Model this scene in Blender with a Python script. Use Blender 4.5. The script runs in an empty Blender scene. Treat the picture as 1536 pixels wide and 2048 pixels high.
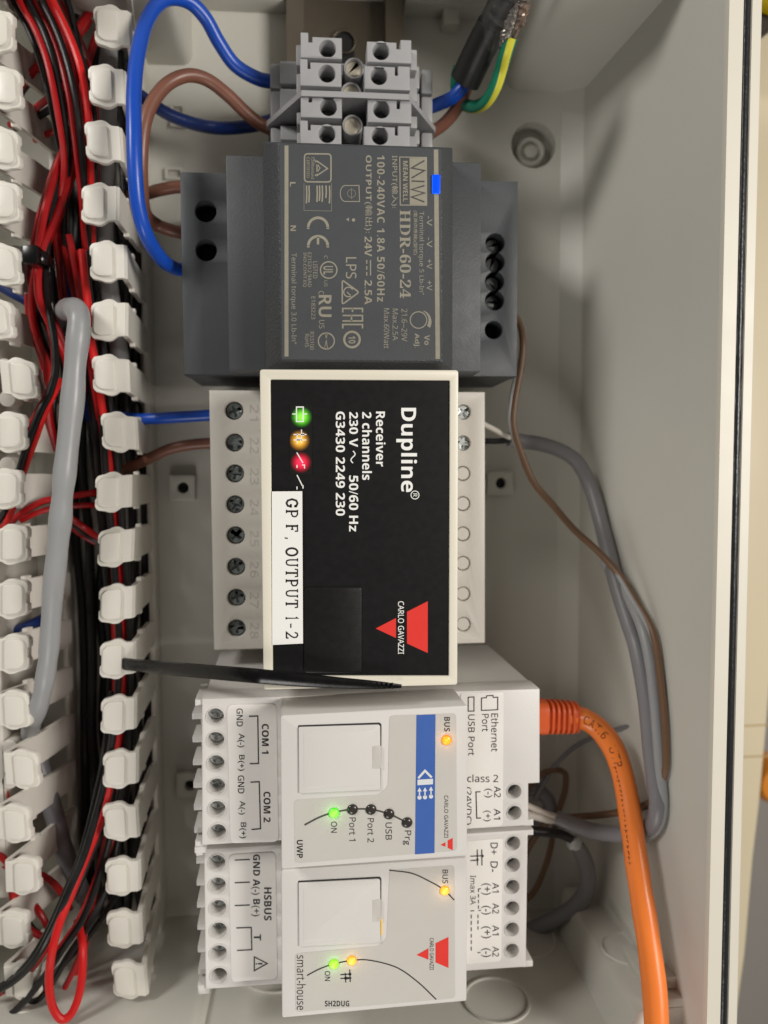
import bpy, bmesh, math, random
from mathutils import Vector, Matrix
random.seed(7)
S = 0.001                      # everything below is written in millimetres
SC = bpy.context.scene
COL = SC.collection
R = math.radians

# ------------------------------------------------------------------ camera
F_PX = 1500.0                  # focal length in photograph pixels (1536 x 2048)
CAM_D = 242.0                  # camera height over the enclosure's back panel
def rot3(a, b, c):
    return Matrix.Rotation(c, 3, 'Z') @ Matrix.Rotation(b, 3, 'Y') @ Matrix.Rotation(a, 3, 'X')
RWC = rot3(R(3.35), R(4.75), R(0.5))          # world -> camera
CAMP = Vector((0, 0, CAM_D))
cd = bpy.data.cameras.new('camera'); cam = bpy.data.objects.new('camera', cd); COL.objects.link(cam)
cam.matrix_world = Matrix.Translation(CAMP * S) @ RWC.transposed().to_4x4()
cd.sensor_fit = 'VERTICAL'; cd.sensor_height = 24.0; cd.sensor_width = 18.0
cd.lens = F_PX / 2048 * 24.0
cd.clip_start = 0.005; cd.clip_end = 20
cd.dof.use_dof = True; cd.dof.focus_distance = 0.171; cd.dof.aperture_fstop = 8.0
SC.camera = cam

# ------------------------------------------------------------------ light
w = bpy.data.worlds.new('World'); SC.world = w; w.use_nodes = True
w.node_tree.nodes['Background'].inputs[0].default_value = (1.0, 0.95, 0.88, 1)
w.node_tree.nodes['Background'].inputs[1].default_value = 0.07
def area(name, loc, aim, size, watts, col, sy=None):
    l = bpy.data.lights.new(name, 'AREA'); l.energy = watts; l.color = col; l.size = size * S
    if sy: l.shape = 'RECTANGLE'; l.size_y = sy * S
    o = bpy.data.objects.new(name, l); COL.objects.link(o)
    o.location = Vector(loc) * S
    d = (Vector(aim) - Vector(loc)).normalized()
    o.rotation_euler = d.to_track_quat('-Z', 'Y').to_euler()
    return o
area('ceiling_lamp', (455, 70, 530), (0, 0, 40), 200, 3.7, (1.0, 0.955, 0.89))
area('room_lamp', (-430, 380, 430), (20, 0, 40), 150, 2.3, (1.0, 0.965, 0.92))
area('low_fill', (-90, -560, 440), (0, -60, 40), 220, 1.25, (1.0, 0.965, 0.92))  # fill added from below to brighten the module labels and lower back panel
SC.view_settings.view_transform = 'Standard'
SC.view_settings.look = 'None'
SC.view_settings.exposure = -0.12
SC.view_settings.gamma = 1.0
SC.view_settings.use_curve_mapping = False
SC.cycles.use_denoising = True
SC.cycles.max_bounces = 10
SC.cycles.diffuse_bounces = 5
SC.cycles.transparent_max_bounces = 12

# ------------------------------------------------------------------ frames and pixels
class Frame:
    """a device's own axes; px() finds where a pixel's sight line meets the device plane z"""
    def __init__(s, o=(0, 0, 0), r=None):
        s.o = Vector(o); s.r = r or Matrix.Identity(3)
    def w(s, x, y, z): return s.o + s.r @ Vector((x, y, z))
    def px(s, u, v, z=0.0):
        d = RWC.transposed() @ Vector(((u - 768) / F_PX, -(v - 1024) / F_PX, -1))
        ri = s.r.transposed(); d = ri @ d; c = ri @ (CAMP - s.o)
        t = (z - c.z) / d.z
        p = c + d * t
        return (p.x, p.y)
W0 = Frame()
def at(u, v, Z): x, y = W0.px(u, v, Z); return Vector((x, y, Z))

# ------------------------------------------------------------------ materials
def lin(c):
    c = c / 255.0
    return c / 12.92 if c <= 0.04045 else ((c + 0.055) / 1.055) ** 2.4
def rgb(r, g, b): return (lin(r), lin(g), lin(b), 1)
def mat(name, col, rough=0.45, grain=0.0, gs=2500, mottle=0.05, ms=60, metal=0.0, spec=0.5, coat=0.0, specks=None):
    m = bpy.data.materials.new(name); m.use_nodes = True
    nt = m.node_tree; b = nt.nodes['Principled BSDF']
    b.inputs['Roughness'].default_value = rough; b.inputs['Metallic'].default_value = metal
    b.inputs['Specular IOR Level'].default_value = spec
    b.inputs['Coat Weight'].default_value = coat; b.inputs['Coat Roughness'].default_value = 0.15
    tc = nt.nodes.new('ShaderNodeTexCoord')
    n = nt.nodes.new('ShaderNodeTexNoise'); n.inputs['Scale'].default_value = ms; n.inputs['Detail'].default_value = 5
    nt.links.new(tc.outputs['Object'], n.inputs['Vector'])
    mx = nt.nodes.new('ShaderNodeMix'); mx.data_type = 'RGBA'
    k1, k2 = 1 - mottle, 1 + mottle
    mx.inputs['A'].default_value = (col[0] * k1, col[1] * k1, col[2] * k1 * 0.985, 1)
    mx.inputs['B'].default_value = (min(1, col[0] * k2), min(1, col[1] * k2), min(1, col[2] * k2), 1)
    nt.links.new(n.outputs['Fac'], mx.inputs['Factor'])
    out = mx.outputs['Result']
    if specks:                                   # loose grains of dust lying on the surface
        vo = nt.nodes.new('ShaderNodeTexVoronoi'); vo.inputs['Scale'].default_value = 150; vo.inputs['Randomness'].default_value = 1
        nt.links.new(tc.outputs['Object'], vo.inputs['Vector'])
        sz = nt.nodes.new('ShaderNodeSeparateColor'); nt.links.new(vo.outputs['Color'], sz.inputs[0])
        th = nt.nodes.new('ShaderNodeMapRange'); th.inputs['From Min'].default_value = 0.55; th.inputs['From Max'].default_value = 1.0
        th.inputs['To Min'].default_value = 0.0; th.inputs['To Max'].default_value = 0.035
        nt.links.new(sz.outputs[0], th.inputs['Value'])
        lt = nt.nodes.new('ShaderNodeMath'); lt.operation = 'LESS_THAN'
        nt.links.new(vo.outputs['Distance'], lt.inputs[0]); nt.links.new(th.outputs['Result'], lt.inputs[1])
        am = nt.nodes.new('ShaderNodeMath'); am.operation = 'MULTIPLY'; am.inputs[1].default_value = specks[0]; nt.links.new(lt.outputs[0], am.inputs[0])
        m2 = nt.nodes.new('ShaderNodeMix'); m2.data_type = 'RGBA'; m2.inputs['B'].default_value = specks[1]
        nt.links.new(out, m2.inputs['A']); nt.links.new(am.outputs[0], m2.inputs['Factor']); out = m2.outputs['Result']
    nt.links.new(out, b.inputs['Base Color'])
    mr = nt.nodes.new('ShaderNodeMapRange')
    mr.inputs['To Min'].default_value = max(0.02, rough - 0.07); mr.inputs['To Max'].default_value = min(1, rough + 0.07)
    n2 = nt.nodes.new('ShaderNodeTexNoise'); n2.inputs['Scale'].default_value = ms * 4
    nt.links.new(tc.outputs['Object'], n2.inputs['Vector'])
    nt.links.new(n2.outputs['Fac'], mr.inputs['Value']); nt.links.new(mr.outputs['Result'], b.inputs['Roughness'])
    if grain:
        g = nt.nodes.new('ShaderNodeTexNoise'); g.inputs['Scale'].default_value = gs; g.inputs['Detail'].default_value = 2
        nt.links.new(tc.outputs['Object'], g.inputs['Vector'])
        bp = nt.nodes.new('ShaderNodeBump'); bp.inputs['Strength'].default_value = grain; bp.inputs['Distance'].default_value = 0.0002
        nt.links.new(g.outputs['Fac'], bp.inputs['Height']); nt.links.new(bp.outputs['Normal'], b.inputs['Normal'])
    return m
def glow(name, col, strength, base=None):
    m = bpy.data.materials.new(name); m.use_nodes = True
    b = m.node_tree.nodes['Principled BSDF']
    b.inputs['Base Color'].default_value = base or col; b.inputs['Roughness'].default_value = 0.25
    b.inputs['Emission Color'].default_value = col; b.inputs['Emission Strength'].default_value = strength
    return m
def glow_spot(name, col, core, strength, rad):
    """a lamp behind a dark window: bright in the middle, fading out (object origin = its centre)"""
    m = bpy.data.materials.new(name); m.use_nodes = True
    nt = m.node_tree; b = nt.nodes['Principled BSDF']
    b.inputs['Base Color'].default_value = (0.012, 0.012, 0.012, 1); b.inputs['Roughness'].default_value = 0.3
    tc = nt.nodes.new('ShaderNodeTexCoord'); ln = nt.nodes.new('ShaderNodeVectorMath'); ln.operation = 'LENGTH'
    nt.links.new(tc.outputs['Object'], ln.inputs[0])
    mr = nt.nodes.new('ShaderNodeMapRange'); mr.interpolation_type = 'SMOOTHSTEP'
    mr.inputs['From Min'].default_value = rad * 1.02 * S; mr.inputs['From Max'].default_value = 0.0
    nt.links.new(ln.outputs['Value'], mr.inputs['Value'])
    mx = nt.nodes.new('ShaderNodeMix'); mx.data_type = 'RGBA'
    mx.inputs['A'].default_value = col; mx.inputs['B'].default_value = core
    nt.links.new(mr.outputs['Result'], mx.inputs['Factor'])
    nt.links.new(mx.outputs['Result'], b.inputs['Emission Color'])
    mu = nt.nodes.new('ShaderNodeMath'); mu.operation = 'MULTIPLY'; mu.inputs[1].default_value = strength
    nt.links.new(mr.outputs['Result'], mu.inputs[0]); nt.links.new(mu.outputs[0], b.inputs['Emission Strength'])
    return m

M = dict(
    box=mat('enclosure_plastic', rgb(203, 201, 193), 0.42, 0.12, 1800, 0.045, 25, specks=(0.55, rgb(120, 114, 102))),
    rim=mat('enclosure_rim_plastic', rgb(218, 213, 200), 0.45, 0.05, 1800, 0.02, 30),
    seal=mat('rubber_seal', rgb(30, 32, 34), 0.35, 0.5, 900, 0.3, 400),
    duct=mat('duct_plastic', rgb(222, 218, 209), 0.38, 0.1, 900, 0.035, 90),
    psu=mat('dark_grey_plastic', rgb(70, 73, 76), 0.5, 0.25, 2600, 0.04, 80),
    psu_rough=mat('rough_dark_plastic', rgb(64, 67, 70), 0.38, 1.0, 1700, 0.06, 80),
    psu_print=mat('engraved_beige_print', rgb(150, 145, 131), 0.42, 0.2, 3000, 0.12, 900),
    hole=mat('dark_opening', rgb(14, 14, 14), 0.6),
    clamp=mat('dark_clamp_metal', rgb(92, 94, 94), 0.3, 0.2, 2000, 0.3, 500, metal=0.45),
    screw_d=mat('shaded_screw', rgb(138, 146, 146), 0.28, 0.25, 2500, 0.3, 600, metal=0.5),  # screw metal with the shade of the deep holes put into its colour
    recv_d=mat('embossed_grey', rgb(188, 183, 175), 0.5),
    recv=mat('receiver_grey_plastic', rgb(205, 200, 192), 0.45, 0.2, 2400, 0.03, 60),
    bezel=mat('cream_bezel_plastic', rgb(228, 222, 206), 0.42, 0.08, 2000, 0.02, 60),
    black=mat('black_face_foil', rgb(21, 21, 22), 0.42, 0.02, 5000, 0.05, 150, spec=0.3, specks=(0.9, rgb(120, 118, 112))),
    black2=mat('black_cover_plastic', rgb(24, 23, 22), 0.40, 0.08, 2500, 0.06, 150, spec=0.35),
    white=mat('white_print', rgb(240, 240, 236), 0.5, mottle=0.02),
    red=mat('red_print', rgb(226, 52, 42), 0.5, mottle=0.03),
    ink=mat('black_print', rgb(30, 28, 28), 0.5, mottle=0.1),
    gink=mat('dark_grey_print', rgb(72, 70, 68), 0.5, mottle=0.06),
    sticker=mat('label_tape', rgb(244, 243, 240), 0.35, 0.05, 900, 0.015, 40),
    mod=mat('light_grey_plastic', rgb(216, 213, 210), 0.42, 0.16, 2600, 0.02, 60),
    modlab=mat('white_label', rgb(236, 232, 228), 0.35, 0.05, 1500, 0.015, 40),
    modgrey=mat('grey_face_foil', rgb(200, 196, 190), 0.4, 0.14, 4000, 0.03, 200),
    blue_p=mat('blue_print', rgb(62, 100, 176), 0.42, 0.05, 3000, 0.03, 100),
    pale=mat('pale_print', rgb(222, 224, 226), 0.45, mottle=0.02),
    tb=mat('terminal_grey_plastic', rgb(166, 166, 168), 0.42, 0.12, 2400, 0.03, 80),
    tbd=mat('terminal_dark_gap', rgb(52, 52, 52), 0.5),
    screw=mat('zinc_screw', rgb(214, 218, 218), 0.28, 0.2, 3000, 0.2, 700, metal=0.3),
    brass=mat('nickel_screw', rgb(236, 226, 206), 0.4, 0.2, 3000, 0.12, 900, metal=0.45),
    steel=mat('rail_steel', rgb(126, 117, 104), 0.36, 0.15, 600, 0.1, 120, metal=0.55),
    w_blue=mat('blue_insulation', rgb(24, 78, 186), 0.33, 0.06, 1200, 0.06, 120),
    w_dblue=mat('dark_blue_insulation', rgb(14, 42, 104), 0.35, 0.06, 1200, 0.06, 120),
    w_brown=mat('brown_insulation', rgb(128, 84, 68), 0.38, 0.06, 1200, 0.06, 120),
    w_tan=mat('tan_insulation', rgb(112, 84, 62), 0.42, 0.05, 1200, 0.06, 120),
    w_red=mat('red_insulation', rgb(166, 18, 22), 0.32, 0.05, 1200, 0.08, 120),
    w_red2=mat('bright_red_insulation', rgb(204, 28, 28), 0.3, 0.05, 1200, 0.06, 120),
    w_black=mat('black_insulation', rgb(20, 20, 21), 0.3, 0.05, 1200, 0.1, 120),
    w_grey=mat('grey_sheath', rgb(152, 153, 155), 0.38, 0.15, 300, 0.04, 60),
    w_dgrey=mat('dark_grey_sheath', rgb(126, 125, 129), 0.4, 0.15, 300, 0.04, 60),
    w_white=mat('white_insulation', rgb(214, 208, 198), 0.4),
    orange=mat('orange_sheath', rgb(246, 132, 56), 0.33, 0.25, 160, 0.05, 50),
    orange2=mat('orange_boot_rubber', rgb(214, 92, 42), 0.45, 0.15, 900, 0.06, 80),
    tie=mat('black_nylon', rgb(11, 11, 12), 0.26, 0.05, 900, 0.1, 100),
    shrink=mat('black_shrink_sleeve', rgb(15, 14, 14), 0.45, 0.15, 600, 0.1, 100),
    cream=mat('cream_board', rgb(214, 201, 172), 0.5, 0.1, 200, 0.03, 14),
    floor=mat('grey_floor', rgb(168, 162, 156), 0.6, 0.1, 100, 0.08, 10),
    dark=mat('dark_brown_cloth', rgb(38, 32, 24), 0.8),
    yellow=mat('yellow_plastic', rgb(236, 206, 18), 0.5),
    orange_far=mat('orange_plastic', rgb(226, 140, 40), 0.5),
    led_off=mat('dark_lens', rgb(58, 54, 52), 0.2, mottle=0.1),
    alu=mat('crumpled_foil', rgb(132, 112, 98), 0.25, 1.0, 500, 0.45, 260, metal=0.3),
)
def lens(name, core, edge, strength, base):
    m = glow(name, edge, strength, base); nt = m.node_tree; b = nt.nodes['Principled BSDF']
    lw = nt.nodes.new('ShaderNodeTexCoord'); sp = nt.nodes.new('ShaderNodeSeparateXYZ'); nt.links.new(lw.outputs['Normal'], sp.inputs[0])
    mr = nt.nodes.new('ShaderNodeMapRange'); mr.inputs['From Min'].default_value = 0.55; mr.inputs['From Max'].default_value = 1.0
    nt.links.new(sp.outputs['Z'], mr.inputs['Value'])
    mx = nt.nodes.new('ShaderNodeMix'); mx.data_type = 'RGBA'; mx.inputs['A'].default_value = edge; mx.inputs['B'].default_value = core
    nt.links.new(mr.outputs['Result'], mx.inputs['Factor']); nt.links.new(mx.outputs['Result'], b.inputs['Emission Color'])
    return m
M['led_blue'] = lens('blue_led', (0.0, 0.09, 1.0, 1), (0.01, 0.16, 1.0, 1), 1.1, (0, 0, .08, 1))
M['led_green'] = lens('green_led', (0.45, 1.0, 0.12, 1), (0.03, 0.85, 0.0, 1), 1.15, (.01, .06, 0, 1))
M['led_lime'] = lens('lime_led', (0.62, 1.0, 0.10, 1), (0.28, 0.85, 0.0, 1), 1.15, (.02, .06, 0, 1))
M['led_amber'] = lens('amber_led', (1.0, 0.62, 0.05, 1), (1.0, 0.24, 0.0, 1), 1.15, (.08, .03, 0, 1))
M['led_yellow'] = lens('yellow_led', (1.0, 0.80, 0.12, 1), (1.0, 0.40, 0.0, 1), 1.15, (.08, .04, 0, 1))
# clear tape
mt = bpy.data.materials.new('clear_tape'); mt.use_nodes = True
_nt = mt.node_tree; _b = _nt.nodes['Principled BSDF']
_b.inputs['Base Color'].default_value = (0.35, 0.34, 0.32, 1); _b.inputs['Roughness'].default_value = 0.08
_b.inputs['Alpha'].default_value = 0.10
_n = _nt.nodes.new('ShaderNodeTexNoise'); _n.inputs['Scale'].default_value = 260; _n.inputs['Detail'].default_value = 3
_tc = _nt.nodes.new('ShaderNodeTexCoord'); _nt.links.new(_tc.outputs['Object'], _n.inputs['Vector'])
_bp = _nt.nodes.new('ShaderNodeBump'); _bp.inputs['Strength'].default_value = 1.0; _bp.inputs['Distance'].default_value = 0.0012
_nt.links.new(_n.outputs['Fac'], _bp.inputs['Height']); _nt.links.new(_bp.outputs['Normal'], _b.inputs['Normal'])
M['tape'] = mt
# green wire with a yellow stripe spiralling round it (uses the tube's own uv)
def stripe_mat(name, a, b_, turns, width):
    m = bpy.data.materials.new(name); m.use_nodes = True
    nt = m.node_tree; b = nt.nodes['Principled BSDF']; b.inputs['Roughness'].default_value = 0.35
    uv = nt.nodes.new('ShaderNodeUVMap'); sp = nt.nodes.new('ShaderNodeSeparateXYZ'); nt.links.new(uv.outputs[0], sp.inputs[0])
    mu = nt.nodes.new('ShaderNodeMath'); mu.operation = 'MULTIPLY_ADD'; mu.inputs[1].default_value = turns
    of = nt.nodes.new('ShaderNodeMath'); of.operation = 'ADD'; of.inputs[1].default_value = 0.13
    nt.links.new(sp.outputs['Y'], mu.inputs[0]); nt.links.new(sp.outputs['X'], mu.inputs[2])
    fr = nt.nodes.new('ShaderNodeMath'); fr.operation = 'FRACT'; nt.links.new(mu.outputs[0], of.inputs[0]); nt.links.new(of.outputs[0], fr.inputs[0])
    lt = nt.nodes.new('ShaderNodeMath'); lt.operation = 'LESS_THAN'; lt.inputs[1].default_value = width
    nt.links.new(fr.outputs[0], lt.inputs[0])
    mx = nt.nodes.new('ShaderNodeMix'); mx.data_type = 'RGBA'; mx.inputs['A'].default_value = a; mx.inputs['B'].default_value = b_
    nt.links.new(lt.outputs[0], mx.inputs['Factor']); nt.links.new(mx.outputs['Result'], b.inputs['Base Color'])
    return m
M['w_earth'] = stripe_mat('green_yellow_insulation', rgb(22, 120, 92), rgb(206, 200, 62), 0.05, 0.20)

# ------------------------------------------------------------------ mesh builder
def catmull(pts, n=8):
    P = [Vector(p) for p in pts]
    if len(P) < 3: return P
    P = [P[0] * 2 - P[1]] + P + [P[-1] * 2 - P[-2]]
    out = []
    for i in range(1, len(P) - 2):
        p0, p1, p2, p3 = P[i - 1], P[i], P[i + 1], P[i + 2]
        for k in range(n):
            t = k / n
            out.append(0.5 * ((2 * p1) + (-p0 + p2) * t + (2 * p0 - 5 * p1 + 4 * p2 - p3) * t * t + (-p0 + 3 * p1 - 3 * p2 + p3) * t ** 3))
    out.append(P[-2])
    return out
def sans(t, heavy):
    """plain letters swapped for the grotesque-like alphabet of the built-in symbol face"""
    A, a, d = (0x1D5D4, 0x1D5EE, 0x1D7EC) if heavy else (0x1D5A0, 0x1D5BA, 0x1D7E2)
    return ''.join(chr(A + ord(q) - 65) if 'A' <= q <= 'Z' else chr(a + ord(q) - 97) if 'a' <= q <= 'z' and q != 'g' else chr(d + ord(q) - 48) if '0' <= q <= '9' else q for q in t)
class MB:
    def __init__(s, F=W0):
        s.v = []; s.f = []; s.uv = None; s.F = F
    def add(s, vs, fs, local=True):
        n = len(s.v)
        for p in vs: s.v.append(s.F.w(*p) if local else Vector(p))
        for f in fs: s.f.append([i + n for i in f])
        return s
    def from_bm(s, bm, local=True):
        bm.verts.ensure_lookup_table(); bm.verts.index_update()
        s.add([tuple(v.co) for v in bm.verts], [[v.index for v in f.verts] for f in bm.faces], local); bm.free(); return s
    def box(s, x0, x1, y0, y1, z0, z1, bev=0.0, seg=2):
        bm = bmesh.new()
        bmesh.ops.create_cube(bm, size=1)
        for v in bm.verts:
            v.co = Vector(((x0 + x1) / 2 + v.co.x * (x1 - x0), (y0 + y1) / 2 + v.co.y * (y1 - y0), (z0 + z1) / 2 + v.co.z * (z1 - z0)))
        if bev: bmesh.ops.bevel(bm, geom=bm.edges[:], offset=bev, segments=seg, affect='EDGES', profile=0.5)
        return s.from_bm(bm)
    def plate(s, outer, holes, z0, z1, bev=0.0, axis='z'):
        """a slab with real holes; outlines in the local xy plane"""
        c = bpy.data.curves.new('t', 'CURVE'); c.dimensions = '2D'; c.fill_mode = 'BOTH'
        for ring in [outer] + list(holes):
            sp = c.splines.new('POLY'); sp.points.add(len(ring) - 1)
            for q, p in zip(sp.points, ring): q.co = (p[0], p[1], 0, 1)
            sp.use_cyclic_u = True
        c.extrude = max(0.0, (z1 - z0) / 2 - bev)
        if bev: c.bevel_depth = bev; c.bevel_resolution = 1; c.offset = -bev
        zc = (z0 + z1) / 2
        s._curve(c, lambda p: (p.x, p.y, p.z + zc)); return s
    def _curve(s, c, fn):
        o = bpy.data.objects.new('t', c); me = o.to_mesh()
        vs = [fn(v.co) for v in me.vertices]; fs = [list(p.vertices) for p in me.polygons]
        o.to_mesh_clear(); bpy.data.objects.remove(o); bpy.data.curves.remove(c)
        # glue the doubled seams of the filled curve so that shading is clean
        key = {}; remap = []; nv = []
        for p in vs:
            k = (round(p[0], 4), round(p[1], 4), round(p[2], 4))
            if k not in key: key[k] = len(nv); nv.append(p)
            remap.append(key[k])
        nf = []
        for f in fs:
            g = []
            for i in f:
                if remap[i] not in g: g.append(remap[i])
            if len(g) > 2: nf.append(g)
        s.add(nv, nf)
    def loft(s, rings, cap=True):
        n = len(rings[0]); vs = [p for r in rings for p in r]; fs = []
        for k in range(len(rings) - 1):
            for i in range(n):
                j = (i + 1) % n
                fs.append([k * n + i, k * n + j, (k + 1) * n + j, (k + 1) * n + i])
        if cap: fs.append(list(range(n))[::-1]); fs.append([(len(rings) - 1) * n + i for i in range(n)])
        return s.add(vs, fs)
    def cyl(s, x, y, z0, z1, r, seg=24, r1=None):
        r1 = r if r1 is None else r1
        c = lambda rr, z: [(x + rr * math.cos(2 * math.pi * i / seg), y + rr * math.sin(2 * math.pi * i / seg), z) for i in range(seg)]
        return s.loft([c(r, z0), c(r1, z1)])
    def lathe(s, x, y, prof, seg=32):
        rings = [[(x + rr * math.cos(2 * math.pi * i / seg), y + rr * math.sin(2 * math.pi * i / seg), z) for i in range(seg)] for rr, z in prof]
        return s.loft(rings, cap=False)
    def tube(s, pts, r, seg=12, smooth=8, flat=None, wob=0.0, up=None):
        """r: number or list (one per control point); flat=(a,b) scales an oval section"""
        P = [Vector(p) for p in pts]
        rr = r if isinstance(r, (list, tuple)) else [r] * len(P)
        Q = catmull(P, smooth); RR = [x.x for x in catmull([Vector((a, 0, 0)) for a in rr], smooth)] if len(P) > 2 else rr
        n0 = None; rings = []; L = 0.0; ls = []
        for i, p in enumerate(Q):
            t = (Q[min(i + 1, len(Q) - 1)] - Q[max(i - 1, 0)]).normalized()
            if n0 is None:
                n0 = Vector(up) if up else (Vector((0, 0, 1)) if abs(t.z) < 0.9 else Vector((1, 0, 0)))
            n0 = (n0 - t * n0.dot(t)).normalized(); b = t.cross(n0)
            if i: L += (p - Q[i - 1]).length
            ls.append(L)
            a1, a2 = flat or (1, 1); ra = RR[i]
            if wob: ra *= 1 + wob * math.sin(L * 0.45 + 1.3 * math.sin(L * 0.13))
            rings.append([p + n0 * (ra * a1 * math.cos(2 * math.pi * k / seg)) + b * (ra * a2 * math.sin(2 * math.pi * k / seg)) for k in range(seg)])
        base = len(s.f)
        n = seg; off = len(s.v)
        s.loft([[tuple(x) for x in g] for g in rings])
        if s.uv is None: s.uv = {}
        for k in range(len(rings) - 1):
            for i in range(n):
                u0, u1 = i / n, (i + 1) / n
                s.uv[base + k * n + i] = [(u0, ls[k] / 10), (u1, ls[k] / 10), (u1, ls[k + 1] / 10), (u0, ls[k + 1] / 10)]
        return s
    # ---- flat print, placed on the device plane z
    def text(s, body, u0, v0, u1, v1, z, bold=0.0, across=False, sp=1.0, resu=2, lineonly=False):
        heavy = bold >= .018
        if not any(ord(q) > 0x1D000 for q in body): body = sans(body, heavy)
        c = bpy.data.curves.new('t', 'FONT'); c.body = body; c.size = 1.0; c.resolution_u = resu
        c.fill_mode = 'FRONT'; c.offset = 0 if heavy else bold * .5; c.space_character = sp
        o = bpy.data.objects.new('t', c); me = o.to_mesh()
        vs = [v.co.copy() for v in me.vertices]; fs = [list(p.vertices) for p in me.polygons]
        o.to_mesh_clear(); bpy.data.objects.remove(o); bpy.data.curves.remove(c)
        if not vs: return s
        x0 = min(v.x for v in vs); x1 = max(v.x for v in vs); y0 = min(v.y for v in vs); y1 = max(v.y for v in vs)
        out = []
        for v in vs:
            a = (v.x - x0) / max(1e-6, x1 - x0); b = (v.y - y0) / max(1e-6, y1 - y0)
            if across: u, vv = u0 + a * (u1 - u0), v1 - b * (v1 - v0)
            else: u, vv = u0 + b * (u1 - u0), v0 + a * (v1 - v0)
            x, y = s.F.px(u, vv, z); out.append((x, y, z))
        return s.add(out, fs)
    def line(s, pts, wpx, z, closed=False):
        P = [Vector(p) for p in pts]; n = len(P); L = []; Rr = []
        for i in range(n):
            a = P[(i - 1) % n] if (closed or i > 0) else None
            b = P[(i + 1) % n] if (closed or i < n - 1) else None
            d1 = (P[i] - a).normalized() if a is not None else None
            d2 = (b - P[i]).normalized() if b is not None else None
            if d1 is None: d1 = d2
            if d2 is None: d2 = d1
            n1 = Vector((-d1.y, d1.x)); n2 = Vector((-d2.y, d2.x)); m = n1 + n2
            m = m.normalized() if m.length > 1e-4 else n1
            k = wpx / 2 / max(0.4, m.dot(n1))
            L.append(P[i] + m * k); Rr.append(P[i] - m * k)
        vs = []
        for p in L + Rr: x, y = s.F.px(p.x, p.y, z); vs.append((x, y, z))
        fs = [[i, (i + 1) % n, n + (i + 1) % n, n + i] for i in range(n if closed else n - 1)]
        return s.add(vs, fs)
    def poly(s, pts, z):
        vs = []
        for p in pts: x, y = s.F.px(p[0], p[1], z); vs.append((x, y, z))
        return s.add(vs, [list(range(len(pts)))])
    def ring(s, u, v, r, wpx, z, a0=0, a1=360, n=40):
        cl = (a1 - a0) >= 360
        m = n if cl else n + 1
        return s.line([(u + r * math.cos(R(a0 + (a1 - a0) * i / n)), v + r * math.sin(R(a0 + (a1 - a0) * i / n))) for i in range(m)], wpx, z, cl)
    def disc(s, u, v, r, z, n=28):
        return s.poly([(u + r * math.cos(2 * math.pi * i / n), v + r * math.sin(2 * math.pi * i / n)) for i in range(n)], z)

ORG = {}
def tag(o, label=None, cat=None, group=None, kind=None):
    if label: o['label'] = label
    if cat: o['category'] = cat
    if group: o['group'] = group
    if kind: o['kind'] = kind
    return o
def obj(name, mb, m, parent=None, org=None, smooth=True, label=None):
    if parent is not None: o_ = ORG[parent.name]
    else:
        o_ = Vector(org) if org is not None else Vector((sum(v.x for v in mb.v) / len(mb.v), sum(v.y for v in mb.v) / len(mb.v), min(v.z for v in mb.v)))
    own = Vector(org) - o_ if (parent is not None and org is not None) else Vector((0, 0, 0))
    base = o_ + own
    me = bpy.data.meshes.new(name)
    me.from_pydata([tuple((v - base) * S) for v in mb.v], [], mb.f)
    if mb.uv:
        ul = me.uv_layers.new(name='UVMap')
        for pi, uvs in mb.uv.items():
            p = me.polygons[pi]
            for li, q in zip(p.loop_indices, uvs): ul.data[li].uv = q
    bm = bmesh.new(); bm.from_mesh(me)
    bmesh.ops.recalc_face_normals(bm, faces=bm.faces[:]); bm.to_mesh(me); bm.free()
    me.materials.append(M[m] if isinstance(m, str) else m)
    if smooth:
        me.shade_smooth(); me.set_sharp_from_angle(angle=R(32))
    o = bpy.data.objects.new(name, me); COL.objects.link(o)
    if parent is not None: o.parent = parent; o.location = own * S
    else: o.location = base * S
    ORG[o.name] = base
    if label: o['label'] = label
    return o
def thing(name, label, cat, org, group=None):
    o = bpy.data.objects.new(name, None); COL.objects.link(o); o.location = Vector(org) * S
    o.empty_display_size = 0.005
    ORG[o.name] = Vector(org)
    return tag(o, label, cat, group)
def circ(x, y, r, n=24): return [(x + r * math.cos(2 * math.pi * i / n), y + r * math.sin(2 * math.pi * i / n)) for i in range(n)]
def rrect(x0, x1, y0, y1, r, n=5):
    out = []
    for cx, cy, a in ((x1 - r, y1 - r, 0), (x0 + r, y1 - r, 90), (x0 + r, y0 + r, 180), (x1 - r, y0 + r, 270)):
        for i in range(n + 1): out.append((cx + r * math.cos(R(a + 90 * i / n)), cy + r * math.sin(R(a + 90 * i / n))))
    return out
def pxrect(F, u0, v0, u1, v1, z):
    a = F.px(u0, v0, z); b = F.px(u1, v1, z)
    return min(a[0], b[0]), max(a[0], b[0]), min(a[1], b[1]), max(a[1], b[1])
def pxpoly(F, pts, z): return [F.px(u, v, z) for u, v in pts]
def roundpoly(pts, r, n=5):
    """rounds the corners of a 2D polygon; r: number or one per corner"""
    out = []; N = len(pts); P = [Vector(p) for p in pts]
    for i in range(N):
        a, p, b = P[i - 1], P[i], P[(i + 1) % N]; rr = r[i] if isinstance(r, (list, tuple)) else r
        if rr <= 0: out.append(tuple(p)); continue
        d1 = (a - p); d2 = (b - p); k = min(rr, d1.length * .45, d2.length * .45)
        q1 = p + d1.normalized() * k; q2 = p + d2.normalized() * k
        for j in range(n + 1):
            t = j / n; out.append(tuple(q1 * (1 - t) ** 2 + p * 2 * t * (1 - t) + q2 * t * t))
    return out
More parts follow.
